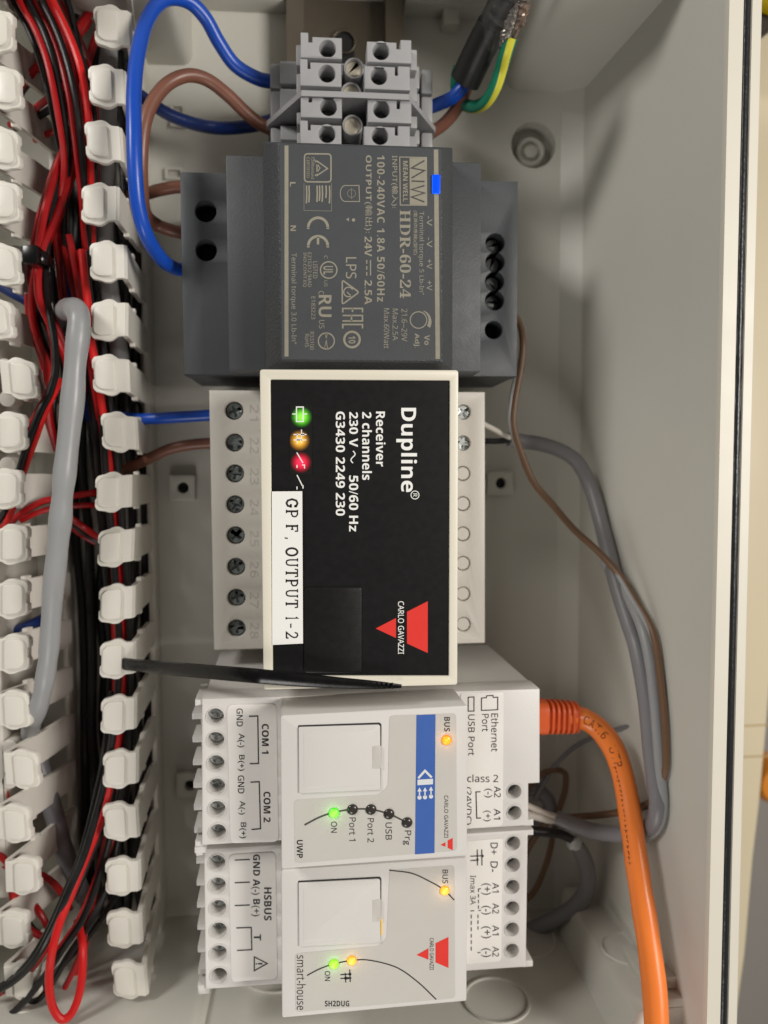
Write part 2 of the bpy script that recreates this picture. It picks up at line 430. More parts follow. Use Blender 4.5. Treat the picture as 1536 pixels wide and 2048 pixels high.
def pxr(F, r, z):      # a pixel radius turned into millimetres near the device's middle
    d = (CAMP - F.w(0, 0, z)).length
    return r * abs(CAM_D - F.w(0, 0, z).z) / F_PX
def cross_screw(parent, F, x, y, z, r, ang, m='screw', slot=False):
    """a screw head with a real recess; the recess bottom is a darker disc below"""
    mb = MB(F)
    a, b = r * 0.78, r * 0.17
    if slot: sh = [(-a, -b), (a, -b), (a, b), (-a, b)]
    else: sh = [(-a, -b), (-b, -b), (-b, -a), (b, -a), (b, -b), (a, -b), (a, b), (b, b), (b, a), (-b, a), (-b, b), (-a, b)]
    ca, sa = math.cos(ang), math.sin(ang)
    hole = [(x + p[0] * ca - p[1] * sa, y + p[0] * sa + p[1] * ca) for p in sh]
    mb.plate(circ(x, y, r, 28), [hole], z - r * 0.5, z, r * 0.10)
    mb.cyl(x, y, z - r * 1.2, z - r * 0.42, r * 0.93)
    return obj('screw', mb, m, parent)
M['foil_grey'] = mat('grey_foil', rgb(128, 122, 116), 0.3, 1.0, 700, 0.3, 300, metal=0.5)

# ================================================================== the place behind the enclosure
mb = MB(); mb.box(-900, 900, -900, 900, -262, -250)
tag(obj('floor', mb, 'floor'), kind='structure')
mb = MB(); mb.plate(pxpoly(W0, [(1470, -300), (1700, -300), (1550, 1250), (1533, 1463), (1520, 1606), (1507, 1716), (1491, 1906), (1470, 2060), (1400, 2060), (1400, -300)], -30), [], -42, -30, 1.0)
board = obj('cream_board', mb, 'cream')
tag(board, 'cream board seen past the right edge of the enclosure', 'board')
mb = MB()
for v in (1452, 1514): mb.line([(1460, v + 1), (1540, v - 2)], 3.0, -29.9)  # board seams drawn as thin darker lines
obj('joint', mb, mat('joint_line', rgb(176, 150, 104), 0.7), board)
mb = MB(); a = at(1536, 1500, -120)
mb.lathe(a.x + 4, at(1536, 1565, -120).y, [(0, -249), (11, -249), (11, -120), (9, -116), (0, -115)], 28)
tag(obj('orange_bollard', mb, 'orange_far'), 'blurred orange cylinder out of focus at the right edge of the picture', 'post')
mb = MB(); mb.plate(pxpoly(W0, [(1470, -200), (1640, -200), (1640, -20), (1536, 62), (1470, 122)], -20), [], -29, -14, 1.5)
tag(obj('dark_cloth', mb, 'dark'), 'dark brown folded cloth at the top right corner behind the rim', 'cloth')
mb = MB(); mb.plate(pxpoly(W0, [(1512, -60), (1600, -60), (1600, 30), (1545, 9), (1522, 0)], -8), [], -13.5, -6, 0.6)
tag(obj('yellow_strip', mb, 'yellow'), 'bright yellow plastic corner on the dark cloth at top right', 'strip')

# ================================================================== enclosure
YT, YB, XL = 146.5, -150.0, -140.0
xb = at(1115, 1000, 0).x; xc = at(1165, 1000, 4.5).x
ZR = 76.0
xr = [at(u, 1000, ZR).x for u in (1437, 1464.5, 1481.5, 1501)]
enc = thing('enclosure', 'open pale grey plastic enclosure holding all the devices, with a black rim seal', 'enclosure', (0, 0, -4))
rc = W0.px(1067, 290, 0); rr = 45 * 242 / F_PX
bosses = [((337, 950), (390, 1001)), ((975, 943), (1026, 990)), ((352, 1548), (404, 1596))]
mb = MB()
mb.plate([(XL, YB), (xb, YB), (xb, YT), (XL, YT)], [circ(rc[0], rc[1], rr, 40)], -4, 0)
obj('back_panel', mb, 'box', enc)
mb = MB()
mb.lathe(rc[0], rc[1], [(rr + 0.5, -3.9), (rr + .5, -7), (0, -7)], 40)
mb.lathe(rc[0], rc[1] - .6, [(rr * .68, -7), (rr * .66, -3.6), (rr * .58, -3.2), (rr * .46, -3.4), (rr * .44, -4.6), (rr * .3, -4.6), (rr * .28, -3.2), (rr * .2, -2.9), (0, -2.9)], 40)
obj('screw_recess', mb, 'box', enc)
# right wall with its slope at the foot
mb = MB()
def run_y(prof, y0, y1, mb):
    return mb.loft([[(x, y0, z) for x, z in prof], [(x, y1, z) for x, z in prof]])
run_y([(xb, -4), (xb, 0), (xc - .6, 3.4), (xc, 4.6), (xr[0] - .15, ZR - 1), (xr[0] + 2.2, ZR - 1), (xr[0] + 2.2, -4)], YB - 6, YT + 6, mb)
obj('side_wall', mb, 'box', enc)
mb = MB(); mb.box(XL - 6, xr[0] + 2.2, YT, YT + 6, -4, ZR - 1.2, .3); obj('top_wall', mb, 'box', enc)
mb = MB(); mb.box(XL - 6, xr[0] + 2.2, YB - 6, YB, -4, ZR - 1.2, .3); obj('bottom_wall', mb, 'box', enc)
mb = MB(); mb.box(XL - 6, XL, YB - 6, YT + 6, -4, ZR - 1.2, .3); obj('side_wall', mb, 'box', enc)
# rim: two lips with the groove for the seal between them
mb = MB()
run_y([(xr[0] - .2, ZR - 1.4), (xr[0], ZR), (xr[1], ZR), (xr[1] + .05, ZR - 2.6), (xr[2] - .05, ZR - 2.6), (xr[2], ZR), (xr[3] - .3, ZR), (xr[3], ZR - .3), (xr[3], 20), (xr[3] - 2, 20), (xr[3] - 2.1, ZR - 4), (xr[0], ZR - 4)], YB - 14, YT + 14, mb)
mb.box(XL - 14, xr[3] - .5, YT + .2, YT + 8.6, ZR - 4, ZR - .1, .3)
mb.box(XL - 14, xr[3] - .5, YB - 8.6, YB - .2, ZR - 4, ZR - .1, .3)
obj('rim', mb, 'rim', enc)
mb = MB(); xm = (xr[1] + xr[2]) / 2; n = 160
mb.tube([(xm, YB - 13 + (YT - YB + 26) * i / n, ZR - .95 + random.uniform(-.04, .04)) for i in range(n + 1)], (xr[2] - xr[1]) / 2 - .12, 12, 2, wob=0.02)
run_y([(xr[1] + .1, ZR - 2.5), (xr[1] + .1, ZR - .6), (xr[1] + .35, ZR - .35), (xr[2] - .35, ZR - .35), (xr[2] - .1, ZR - .6), (xr[2] - .1, ZR - 2.5)], YB - 13, YT + 13, mb)
obj('seal', mb, 'seal', enc)
# corner posts
p = at(1010, 180, 0)
mb = MB(); mb.plate(roundpoly([(p.x, YT + 1), (p.x, p.y), (95, p.y), (95, YT + 1)], [0, 5, 0, 0], 8), [], -1, 66, .8); obj('corner_post', mb, 'box', enc)
p = at(386, 132, 0)
mb = MB(); mb.plate(roundpoly([(p.x, YT + 1), (p.x - 42, YT + 1), (p.x - 42, p.y), (p.x, p.y)], [0, 0, 0, 4], 6), [], -1, 66, .8); obj('corner_post', mb, 'box', enc)
PB = YB + 13
run = [(75.3, YB - .5), (75.6, YB + .6), (77.2, PB - 3.2), (78.2, PB - 1.1), (80.3, PB), (94, PB), (94, YB - .5)]
mb = MB(); mb.loft([[(x + (2.2 if x < 90 else 0), min(y, PB - 3), 6) for x, y in run], [(x + .6 * (x < 90), min(y, PB - .8), 8.6) for x, y in run], [(x, y, 12) for x, y in run], [(x, y, 66) for x, y in run]]); lowpost = obj('corner_post', mb, 'box', enc)
rings = []
for rr_, dy in ((7.4, .0), (7.2, .55), (6.6, .55), (6.4, .02)): rings.append([(85.5 + rr_ * math.cos(2 * math.pi * i / 40), PB + dy, 42 + rr_ * math.sin(2 * math.pi * i / 40)) for i in range(40)])
mb = MB(); mb.loft(rings, cap=False); obj('boss_ring', mb, 'box', lowpost)
mb = MB(); mb.plate(roundpoly([(-32.5, YB - 1), (-34, YB + 4.2), (-90, YB + 4.2), (-90, YB - 1)], [0, 2.4, 0, 0], 6), [], -1, 62, .6); obj('corner_post', mb, 'box', enc)
# low ribs in the lower right corner
mb = MB(); mb.box(86.6, 93, -134.2, -131, 22, 63, .3); obj('rib', mb, 'box', enc)
mb = MB(); mb.box(83.2, 93, -137, -134.6, 44, 66, .3); obj('rib', mb, 'box', enc)
# ledge under the top wall
mb = MB()
x0, y0 = W0.px(806, 24, 2); x1, _ = W0.px(1012, 24, 2); y2 = W0.px(900, 58, 2)[1]
mb.box(x0, x1, y0, YT + 1, -1, 7, .6)
xa, xe = W0.px(884, 30, 2)[0], W0.px(916, 30, 2)[0]
mb.box(xa, xe, y2, y0 + 1, -1, 5, .5)
obj('ledge', mb, 'box', enc)
mb = MB()
x0, y0 = W0.px(390, 12, 2); x1, _ = W0.px(572, 12, 2)
mb.box(x0, x1, y0, YT + 1, -1, 7, .6)
obj('ledge', mb, 'box', enc)
for (a, b) in bosses:
    X0, X1, Y0, Y1 = pxrect(W0, a[0], a[1], b[0], b[1], 3)
    mb = MB(); mb.plate(rrect(X0, X1, Y0, Y1, .7), [circ((X0 + X1) / 2 + .3, (Y0 + Y1) / 2, 1.75)], 0, 3, .3)
    bo = obj('mounting_boss', mb, 'box', enc)
    mb = MB(); mb.cyl((X0 + X1) / 2, (Y0 + Y1) / 2, .2, .5, 2.2); obj('hole', mb, 'hole', bo)
# slots moulded in the back
for (u, v, du, dv) in ((357, 235, 20, 36), (350, 350, 26, 14), (928, 372, 60, 10)):
    X0, X1, Y0, Y1 = pxrect(W0, u - du / 2, v - dv / 2, u + du / 2, v + dv / 2, 0)
    mb = MB(); mb.plate(rrect(X0 - .8, X1 + .8, Y0 - .8, Y1 + .8, .3), [rrect(X0, X1, Y0, Y1, .2)], 0, 1.6, .15)
    obj('slot', mb, 'box', enc)
# cable entries pressed in the bottom wall: circular grooves lying on y = YB
def knock(x, z, r):
    rings = []
    for rr_, dy in ((r, .02), (r - .12, .55), (r - .7, .55), (r - .9, .02)):
        rings.append([(x + rr_ * math.cos(2 * math.pi * i / 48), YB + dy, z + rr_ * math.sin(2 * math.pi * i / 48)) for i in range(48)])
    mb = MB(); mb.loft(rings, cap=False); return obj('knockout', mb, 'box', enc)
for x, z, r in ((63, 15, 10.5), (-14, 22, 12), (28, 28, 11), (48, 42, 9.5)): knock(x, z, r)

# ================================================================== DIN rail
xl, yt = W0.px(570, 50, 8); xe = W0.px(808, 50, 8)[0]
xm = (xl + xe) / 2; hw = 17.5
rail = thing('mounting_rail', 'bare steel mounting rail running down behind the row of devices', 'rail', (xm, 0, 0.1))
mb = MB()
prof = [(-hw, 8), (-hw, 7), (-13.2, 7), (-13.2, .3), (13.2, .3), (13.2, 7), (hw, 7), (hw, 8), (12.3, 8), (12.3, 1.3), (-12.3, 1.3), (-12.3, 8)]
mb.loft([[(xm + x, -138, z) for x, z in prof], [(xm + x, 144.5, z) for x, z in prof]])
obj('profile', mb, 'steel', rail)
c = W0.px(688, 108, 1.4)
mb = MB(); mb.plate(roundpoly([(c[0] - 3.2, c[1] - 8), (c[0] + 3.2, c[1] - 8), (c[0] + 3.2, c[1] + 7), (c[0] - 3.2, c[1] + 7)], 3.1, 8), [], 1.32, 1.42)
obj('slot', mb, 'tbd', rail)
mb = MB(); mb.plate(circ(c[0], c[1] + 3.6, 3.9), [circ(c[0], c[1] + 3.2, 3.1)], 1.32, 2.4, .2); obj('slot_edge', mb, 'steel', rail)

# ================================================================== wiring duct
duct = thing('wiring_duct', 'cream slotted wiring duct filled with wires along the left side', 'wiring duct', (-65, 0, 0.2))
XR_, XLF = -51.6, -77.5
mb = MB(); mb.box(XLF - 1.2, XR_, -149, 146, 0.2, 1.6); obj('base', mb, 'duct', duct)
mb = MB(); mb.box(XR_ - 1.3, XR_, -149, 146, 1.6, 9, .15); mb.box(XLF - 1.3, XLF, -149, 146, 1.6, 9, .15); obj('side_strip', mb, 'duct', duct)
def finger(side, ybase, head, ZH, wob):
    """one tongue of the duct wall; head = pixel centre of its retaining head"""
    hp = at(head[0], head[1], ZH)
    sx = 1 if side > 0 else -1
    xw = XR_ if side > 0 else XLF
    top = ZH - 1.0
    # local: x inward = -1 for the right wall; head centre sits 6 mm inward of the wall plane
    dx = hp.x + sx * 5.6 - xw; dy = hp.y - ybase
    def warp(x, y, z):
        t = max(0.0, (z - 9) / (top - 9))
        k = t ** 1.35
        tw = wob * t; x = x + .35 * wob * y * t * .4
        return (xw + x * sx + dx * k, ybase + y + dy * k + tw * x * 0.25, z)
    class WF(Frame):
        def w(s, x, y, z): return Vector(warp(x, y, z))
    mb = MB(WF())
    ws = [9, 14, 20, 26, 32, top - 2.6, top - .9]
    rings = []
    hw_ = 4.25
    for z in ws:
        e = hw_ - (0.9 if z <= 9 else 0)
        rings.append([(-1.35, -e, z), (-1.35, e, z), (-.12, e, z), (0, e - .15, z), (0, -e + .15, z), (-.12, -e, z)])
    rings.append([(-2.4, -hw_, top - .2), (-2.4, hw_, top - .2), (-.95, hw_, top - .05), (-.7, hw_ - .15, top - .05), (-.7, -hw_ + .15, top - .05), (-.95, -hw_, top - .05)])
    mb.loft(rings)
    out = [(-.6, -hw_), (-.6, hw_), (-2.6, hw_), (-3.6, 5.0), (-4.4, 5.35), (-5.6, 5.3), (-6.6, 4.9), (-8.6, 4.5), (-9.3, 3.6), (-9.3, 1.6), (-8.9, 1.3), (-8.9, -1.3), (-9.3, -1.6), (-9.3, -3.6), (-8.6, -4.5), (-6.6, -4.9), (-5.6, -5.3), (-4.4, -5.35), (-3.6, -5.0), (-2.6, -hw_)]
    mb.plate(roundpoly(out, .35, 3), [], top - 1.5, top + .1, .2)
    mb.plate(roundpoly([(-3.5, -3.9), (-3.5, 3.9), (-7.2, 3.9), (-8.5, 2.9), (-8.5, -2.9), (-7.2, -3.9)], .8, 4), [], top - .3, top + .95, .32)
    for s_ in (-1, 1): mb.box(-1.3, .15, s_ * 4.6 - .55, s_ * 4.6 + .55, top - 13, top - 10.5, .25)
    return obj('finger', mb, 'duct', duct)
heads_r = [(214, -62), (216, 50), (205, 168), (198, 283), (190, 402), (207, 520), (209, 636), (212, 750), (230, 866), (217, 982), (222, 1091), (224, 1206), (226, 1318), (228, 1430), (232, 1540), (233, 1650), (237, 1758), (240, 1865), (251, 1970), (240, 2062)]
heads_l = [(8, -60), (-8, 60), (8, 170), (4, 288), (5, 402), (5, 522), (-10, 630), (40, 752), (18, 865), (10, 980), (23, 1092), (23, 1202), (26, 1312), (27, 1421), (46, 1538), (28, 1648), (47, 1756), (24, 1862), (45, 1965), (40, 2070)]
def base_fit(hs, Z):
    ys = [at(u, v, Z).y for u, v in hs]; n = len(ys)
    mi = (n - 1) / 2; my = sum(ys) / n
    k = sum((i - mi) * (y - my) for i, y in enumerate(ys)) / sum((i - mi) ** 2 for i in range(n))
    return [my + k * (i - mi) for i in range(n)], k
yb, pit = base_fit(heads_r, 42)
for (h, y) in zip(heads_r, yb): finger(1, y, h, 42, random.uniform(-.45, .45))
yb2, pit2 = base_fit(heads_l, 42)
for (h, y) in zip(heads_l, yb2): finger(-1, y, h, 42, random.uniform(-.45, .45))

# device beyond the duct at the far left, of which a corner shows between the fingers
side = thing('side_terminal', 'pale grey terminal housing with dark screws beyond the duct at far left', 'terminal housing', (-100, 0, 0.2))
holes = [W0.px(u, v, 30) for u, v in ((8, 733), (14, 797), (14, 930), (18, 1495), (18, 1563))]
mb = MB(); mb.plate([(-135, -120), (-88.5, -120), (-88.5, 45), (-135, 45)], [circ(x, y, 2.2) for x, y in holes], 24, 30, .3); mb.box(-135, -88.8, -119.5, 44.5, .2, 24)
obj('housing', mb, 'recv', side)
for k, (x, y) in enumerate(holes): cross_screw(side, W0, x, y, 28.4, 1.9, .4 + k, 'clamp')

# ================================================================== power supply
ps = thing('power_supply', 'dark grey stepped power supply with a lit blue lamp and beige print', 'power supply', (at(700, 540, 8).x, at(700, 540, 8).y, 8))
ZT, ZM, ZF = 38.0, 49.0, 62.0
holL = [W0.px(u, v, ZT) for u, v in ((411, 422), (412, 500))]
holR = W0.px(987, 660, ZT)
chain = [W0.px(u, v, ZT) for u, v in ((990, 486), (990, 524), (989, 563), (989, 601))]
pr = 20.5 * (CAM_D - ZT) / F_PX
def chain_outline(cs, r):
    left, right = [], []
    for i, (x, y) in enumerate(cs):
        a0 = 90 if i == 0 else 66; a1 = -90 if i == len(cs) - 1 else -66
        for k in range(9):
            a = a0 + (a1 - a0) * k / 8
            right.append((x + r * math.cos(R(a)), y + r * math.sin(R(a))))
            left.append((x - r * math.cos(R(a)), y + r * math.sin(R(a))))
    return right + left[::-1]
term = pxpoly(W0, [(360, 344), (1035.5, 361), (1035, 752), (367, 750)], ZT)
x0 = (term[0][0] + term[3][0]) / 2; x1 = (term[1][0] + term[2][0]) / 2
y1 = (term[0][1] + term[1][1]) / 2; y0 = (term[2][1] + term[3][1]) / 2
rl = 20.5 * (CAM_D - ZT) / F_PX; rrh = 17.5 * (CAM_D - ZT) / F_PX
mb = MB()
mb.plate([(x0, y0), (x1, y0), (x1, y1), (x0, y1)], [circ(*holL[0], rl), circ(*holL[1], rl), circ(*holR, rrh), chain_outline(chain, 19 * (CAM_D - ZT) / F_PX)], ZT - 7, ZT, .35)
mb.box(x0 + .15, x1 - .15, y0 + .15, y1 - .15, 8, ZT - 7)
mx0, mx1 = W0.px(454.5, 520, ZM)[0], W0.px(962, 520, ZM)[0]
my1, my0 = W0.px(700, 317, ZM)[1], W0.px(700, 742, ZM)[1]
mb.box(mx0, mx1, my0, my1, ZT - 1, ZM, .35)
obj('housing', mb, 'psu', ps)
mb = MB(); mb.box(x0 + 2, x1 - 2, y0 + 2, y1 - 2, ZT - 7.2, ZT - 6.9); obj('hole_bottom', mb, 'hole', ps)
for k, (x, y) in enumerate(chain): cross_screw(ps, W0, x, y, ZT - 3.5, 1.9, .5 + k * .9, 'clamp', True)
# front block with its sloped flanks
fx0, fx1 = W0.px(528, 520, 57)[0], W0.px(905.5, 520, 57)[0]
fy1, fy0 = W0.px(715, 288, 57)[1], W0.px(715, 741, 57)[1]
gx0, gx1 = W0.px(557, 520, ZF)[0], W0.px(887, 520, ZF)[0]
gy1, gy0 = W0.px(715, 286, ZF)[1], W0.px(715, 724, ZF)[1]
def rect(xa, xb_, ya, yb_, z, c=.5): return [(a, b, z) for a, b in roundpoly([(xa, ya), (xb_, ya), (xb_, yb_), (xa, yb_)], c, 3)]
mb = MB(); mb.loft([rect(fx0, fx1, fy0, fy1, ZM - 1), rect(fx0, fx1, fy0, fy1, 56.6), rect(fx0 + .25, fx1 - .15, fy0 + .25, fy1 - .2, 57.1), rect(gx0, gx1, gy0, gy1 - .3, ZF - .3), rect(gx0 + .4, gx1 - .4, gy0 + .4, gy1 - .6, ZF)])
obj('front_cover', mb, 'psu_rough', ps)
mb = MB(); mb.plate(rrect(gx0 + .55, gx1 - .55, gy0 + .5, gy1 - .75, .4), [], ZF, ZF + .06); obj('face_plate', mb, 'psu', ps)
zf = ZF + .1
mb = MB()
for pts in ([(569, 291), (577, 291), (577, 713), (569, 713)], [(867.5, 299), (876.5, 299), (880, 718), (871, 718)]): mb.poly(pts, zf)
T = lambda *a, **k: mb.text(*a, **k)
T('INPUT(輸入):', 781.6, 311, 796, 416, zf, .012)
T('100-240VAC 1.8A 50/60Hz', 754, 310.5, 769.5, 603.5, zf, .022, sp=1.1)
T('OUTPUT(輸出):', 728, 310.5, 745, 466, zf, .018); T('24V', 729, 473, 744, 513, zf, .022); T('2.5A', 729, 560, 744, 609, zf, .022)
mb.line([(741, 520), (741, 551)], 2.4, zf)
for a in (520, 532, 544): mb.line([(733.5, a), (733.5, a + 7.5)], 2.4, zf)
# maker's plate
mb.line([(799.5, 314), (853, 315), (853.5, 410.5), (800.5, 410)], 2, zf, True)
mb.poly([(819, 316), (852, 316), (852.5, 409.5), (819.5, 409)], zf)
T('MEAN WELL', 806, 322, 815.5, 403, zf, .02)
T('𝐇𝐃𝐑-𝟔𝟎-𝟐𝟒', 799.5, 419.7, 822, 596.5, zf, .004)
T('Terminal torque 5 Lb-In"', 836, 423, 848.6, 589.4, zf); T('(電源供應器)(型號)', 826, 421, 835, 510, zf, .01)
for s_, v in (('-V', 432), ('-V', 475), ('+V', 518), ('+V', 561)): T(s_, 853.5, v, 864.5, v + 20, zf)
T('Vo', 848.6, 670, 859.5, 690, zf, .02); T('Adj.', 827, 666.7, 839, 696, zf, .02)
mb.ring(837, 640, 16.5, 2.2, zf)
for k in range(12):
    a0, a1 = R(-62 + k * 8), R(-62 + (k + 1) * 8); r0, r1 = 20, 21.5 + k * .55
    mb.poly([(837 + r0 * math.cos(a0), 640 + r0 * math.sin(a0)), (837 + r1 * math.cos(a0), 640 + r1 * math.sin(a0)), (837 + (r1 + .5) * math.cos(a1), 640 + (r1 + .5) * math.sin(a1)), (837 + r0 * math.cos(a1), 640 + r0 * math.sin(a1))], zf)
T('21.6~29V', 803, 617.5, 814.5, 683, zf); T('Max.2.5A', 785, 617.5, 796, 681, zf); T('Max.60Watt', 767.6, 616.6, 778.5, 697, zf)
T('L', 580, 364, 591, 373, zf, .02); T('N', 581, 451, 592, 462, zf, .02); T('Terminal torque 3.0 Lb-In"', 580, 506, 593.5, 688, zf)
mb.line([(x, y) for x, y in roundpoly([(609, 307.5), (662, 308), (662, 364), (609, 363.5)], 7)], 3, zf, True)
mb.line([(634, 322), (655, 337), (634, 351)], 2.6, zf, True); mb.line([(628, 318), (640, 336), (630, 352)], 2, zf)
T('TUVRheinland', 622, 313, 629, 358, zf, .01); T('CERTIFIED', 613, 314, 619, 356, zf, .01)
for u, a, b in ((613, 371, 407), (618, 371, 405), (634, 371, 404), (639, 371, 402), (644.5, 371, 404), (652, 371, 396), (659, 371, 407)): mb.line([(u, a), (u + .6, (a + b) / 2), (u - .2, b)], 3, zf)
mb.line([(608, 366), (608, 421), (663, 422), (663, 366)], .8, zf)
mb.ring(636, 455, 19.5, 5.5, zf, 180, 360, 24); mb.line([(616.5, 454), (616.5, 458)], 5.5, zf); mb.line([(655.5, 454), (655.5, 458)], 5.5, zf)
mb.ring(636, 492, 19.5, 5.5, zf, 180, 360, 24); mb.line([(616.5, 491), (616.5, 495)], 5.5, zf); mb.line([(655.5, 491), (655.5, 495)], 5.5, zf); mb.line([(636, 474), (636, 489)], 5, zf)
mb.line([(690, 371), (718, 371), (719, 403), (690, 403)] + [(690 + 9.5 * math.cos(R(a)), 387 + 16 * math.sin(R(a))) for a in range(100, 261, 20)], 1.8, zf, True)
mb.ring(703, 387, 8, .8, zf); mb.line([(703, 376), (703, 398)], 1, zf)
mb.disc(707, 440, 3.4, zf); mb.poly([(698, 435), (698, 443), (692, 439)], zf)
mb.ring(657.4, 540, 16.5, 2.6, zf); T('UL', 646.5, 532, 666, 549, zf, .03)
T('C', 648, 511, 655, 518, zf); T('US', 648, 561, 655, 573, zf); T('LISTED', 626, 523, 635, 556.6, zf)
T('E215312 94AD', 615.5, 505, 623, 574, zf, .006); T('IND.CONT.EQ', 605.5, 505, 613, 574, zf, .006)
T('RU', 637, 590, 663, 634, zf, .05); T('C', 637, 582, 648, 589, zf); T('US', 638, 640, 649, 657, zf); T('E183223', 622.7, 593, 630.7, 638.6, zf, .01)
T('LPS', 691.6, 514.4, 713, 557, zf, .01)
mb.line(roundpoly([(684.5, 560), (684.5, 609), (718, 584.5)], 5), 3, zf, True); mb.ring(697, 584, 9.5, 2.4, zf, 40, 330); mb.line([(694, 584), (699, 589), (705, 592)], 2.2, zf)
for pts in ([(685.5, 625), (685.5, 617), (725, 617), (725, 625)], [(705, 617), (705, 624)], [(685, 631), (725, 631), (725, 642), (685, 642)], [(703, 631), (703, 642)], [(685.5, 657), (685.5, 649), (725, 649), (725, 657)]): mb.line(pts, 3.2, zf)
mb.ring(704, 679, 15.5, 4.5, zf); T('10', 697, 672, 711, 687, zf, .03)
mb.ring(652.7, 682, 16, 2.6, zf); mb.line([(651, 666), (655, 698)], 1.4, zf); mb.line([(655, 666), (649, 697)], 1.2, zf)
T('R33100', 620, 663.5, 628, 699.6, zf); T('RoHS', 610, 668, 618, 694, zf)
obj('print', mb, 'psu_print', ps)
mb = MB(); mb.poly([(804, 319), (817, 319), (817.5, 406), (804.5, 406)], zf - .03)
for pts in ([(849, 321), (823, 336), (849, 341), (823, 356)], [(823, 362), (849, 363)], [(849, 371), (823, 379), (849, 386), (823, 394), (849, 404)]): mb.line(pts, 3.0, zf + .03)
obj('plate_ground', mb, mat('dark_print', rgb(74, 74, 74), .5), ps)
mb = MB(); X0, X1, Y0, Y1 = pxrect(W0, 864.5, 348.5, 881, 387, ZF + .5); mb.plate(rrect(X0, X1, Y0, Y1, .35), [], ZF - .2, ZF + .6, .2)
obj('indicator_lamp', mb, 'led_blue', ps, label='lit blue lamp')

# ================================================================== receiver
rv = thing('receiver_module', 'receiver with black face, cream bezel, red logo and a white stuck-on label', 'receiver', (at(700, 1050, 8).x, at(700, 1050, 8).y, 8))
ZB, ZC = 37.4, 74.6
scL = [W0.px(u, v, ZB) for u, v in ((468, 821), (469, 885), (469.6, 947), (470, 1009), (471, 1071), (472, 1134), (472.5, 1196), (473, 1257))]
scR = [W0.px(u, v, ZB) for u, v in ((927, 824), (926.5, 886), (926, 947), (926, 1007.5), (926, 1068), (926, 1127), (926, 1188), (927, 1249))]
hr = 18 * (CAM_D - ZB) / F_PX; hr2 = 15 * (CAM_D - ZB) / F_PX
mb = MB()
base_o = pxpoly(W0, [(418, 780), (970, 784), (970, 1286), (428, 1300)], ZB)
mb.plate(base_o, [circ(x, y, hr) for x, y in scL] + [circ(x, y, hr2) for x, y in scR], ZB - 5, ZB, .3)
bx0, bx1 = min(p[0] for p in base_o) + .4, max(p[0] for p in base_o) - .4; by0, by1 = base_o[2][1] + .2, base_o[0][1] - .2
mb.box(bx0, bx1, by0 - 1, by1, 8, ZB - 5)
for (x, y) in scR[2:]: mb.lathe(x, y, [(hr2 - .24, ZB - 2), (hr2 - .24, ZB - .55), (hr2 - .4, ZB - .4), (0, ZB - .4)], 28)
emb = MB()
for k, v in enumerate((824, 890, 952, 1014, 1076, 1138, 1199, 1260)): emb.text(str(21 + k), 500, v - 15, 517, v + 17, ZB + .05, .0)
obj('terminal_base', mb, 'recv', rv)
obj('number', emb, 'recv_d', rv)
for k, (x, y) in enumerate(scL): cross_screw(rv, W0, x, y, ZB - 1.5, hr * .86, .3 + 1.3 * k, 'screw_d')
for k, (x, y) in enumerate(scR[:2]): cross_screw(rv, W0, x, y, ZB - 1.0, hr2 * .92, .5 + k, 'screw')
cap_o = pxpoly(W0, [(519.5, 738.5), (917, 740), (915, 1370), (527, 1380)], ZC)
inn = pxpoly(W0, [(541, 759), (900, 761), (898, 1352), (546, 1352)], ZC)
def inset(poly, d):
    cx = sum(p[0] for p in poly) / len(poly); cy = sum(p[1] for p in poly) / len(poly)
    return [(x - math.copysign(d, x - cx), y - math.copysign(d, y - cy)) for x, y in poly]
mb = MB(); mb.plate(roundpoly(inset(cap_o, .25), .8), [], ZB - 3, ZC - 1.6, .2); obj('cap', mb, 'recv', rv)
mb = MB(); mb.plate(roundpoly(cap_o, .7), [roundpoly(inn, .35)], ZC - 2.2, ZC, .3); obj('bezel', mb, 'bezel', rv)
zk = ZC - .45
mb = MB(); mb.plate(inset(inn, -.1), [], ZC - 1.6, zk); face = obj('face', mb, 'black', rv)
zp = zk + .05
mb = MB()
T('Dupline', 792.6, 815.7, 834, 984, zp, .035, resu=4)
mb.ring(830, 990, 8, 1.6, zp); T('R', 826, 987, 834.5, 993.5, zp, .01)
T('Receiver', 751.8, 823, 771, 933, zp, .018); T('2 channels', 724.2, 824, 743.8, 960, zp, .018)
T('230 V', 698.4, 824, 716, 894, zp, .018); T('50/60 Hz', 698, 951, 716.5, 1063, zp, .018); T('G3430 2249 230', 671.5, 823, 690, 1031.5, zp, .018)
mb.line([(706 + 4.2 * math.sin(i / 12 * 2 * math.pi), 902 + 2.0 * i) for i in range(13)], 2.2, zp)
T('CARLO GAVAZZI', 796, 1202.5, 808, 1308, zp, .012)
zl = zp + .12
mb.line([(593, 814), (593, 843), (606.5, 843), (606.5, 814)], 2.4, zl, True); mb.line([(584.5, 828), (591.5, 828)], 2.2, zl); mb.line([(607.5, 828), (614.5, 828)], 2.2, zl)
mb.line([(587, 869), (613, 869)], 2, zl); mb.line([(587, 880), (598, 880), (613, 880)], 2, zl); mb.line([(603, 859), (603, 886)], 2, zl); mb.line([(594.5, 867), (594.5, 888)], 2, zl); mb.disc(606, 869, 3, zl); mb.disc(598, 878.5, 3, zl)
mb.line([(593.5, 905), (606, 926)], 2.2, zl); mb.line([(594, 930), (594, 936)], 2.2, zl); mb.line([(604, 930), (609, 930), (609, 937)], 2, zl)
mb.line([(594, 950), (605, 972)], 2.2, zl); mb.line([(606, 970), (606, 977)], 2.2, zl); mb.line([(594, 973), (594, 979)], 2.2, zl)
obj('print', mb, 'white', rv)
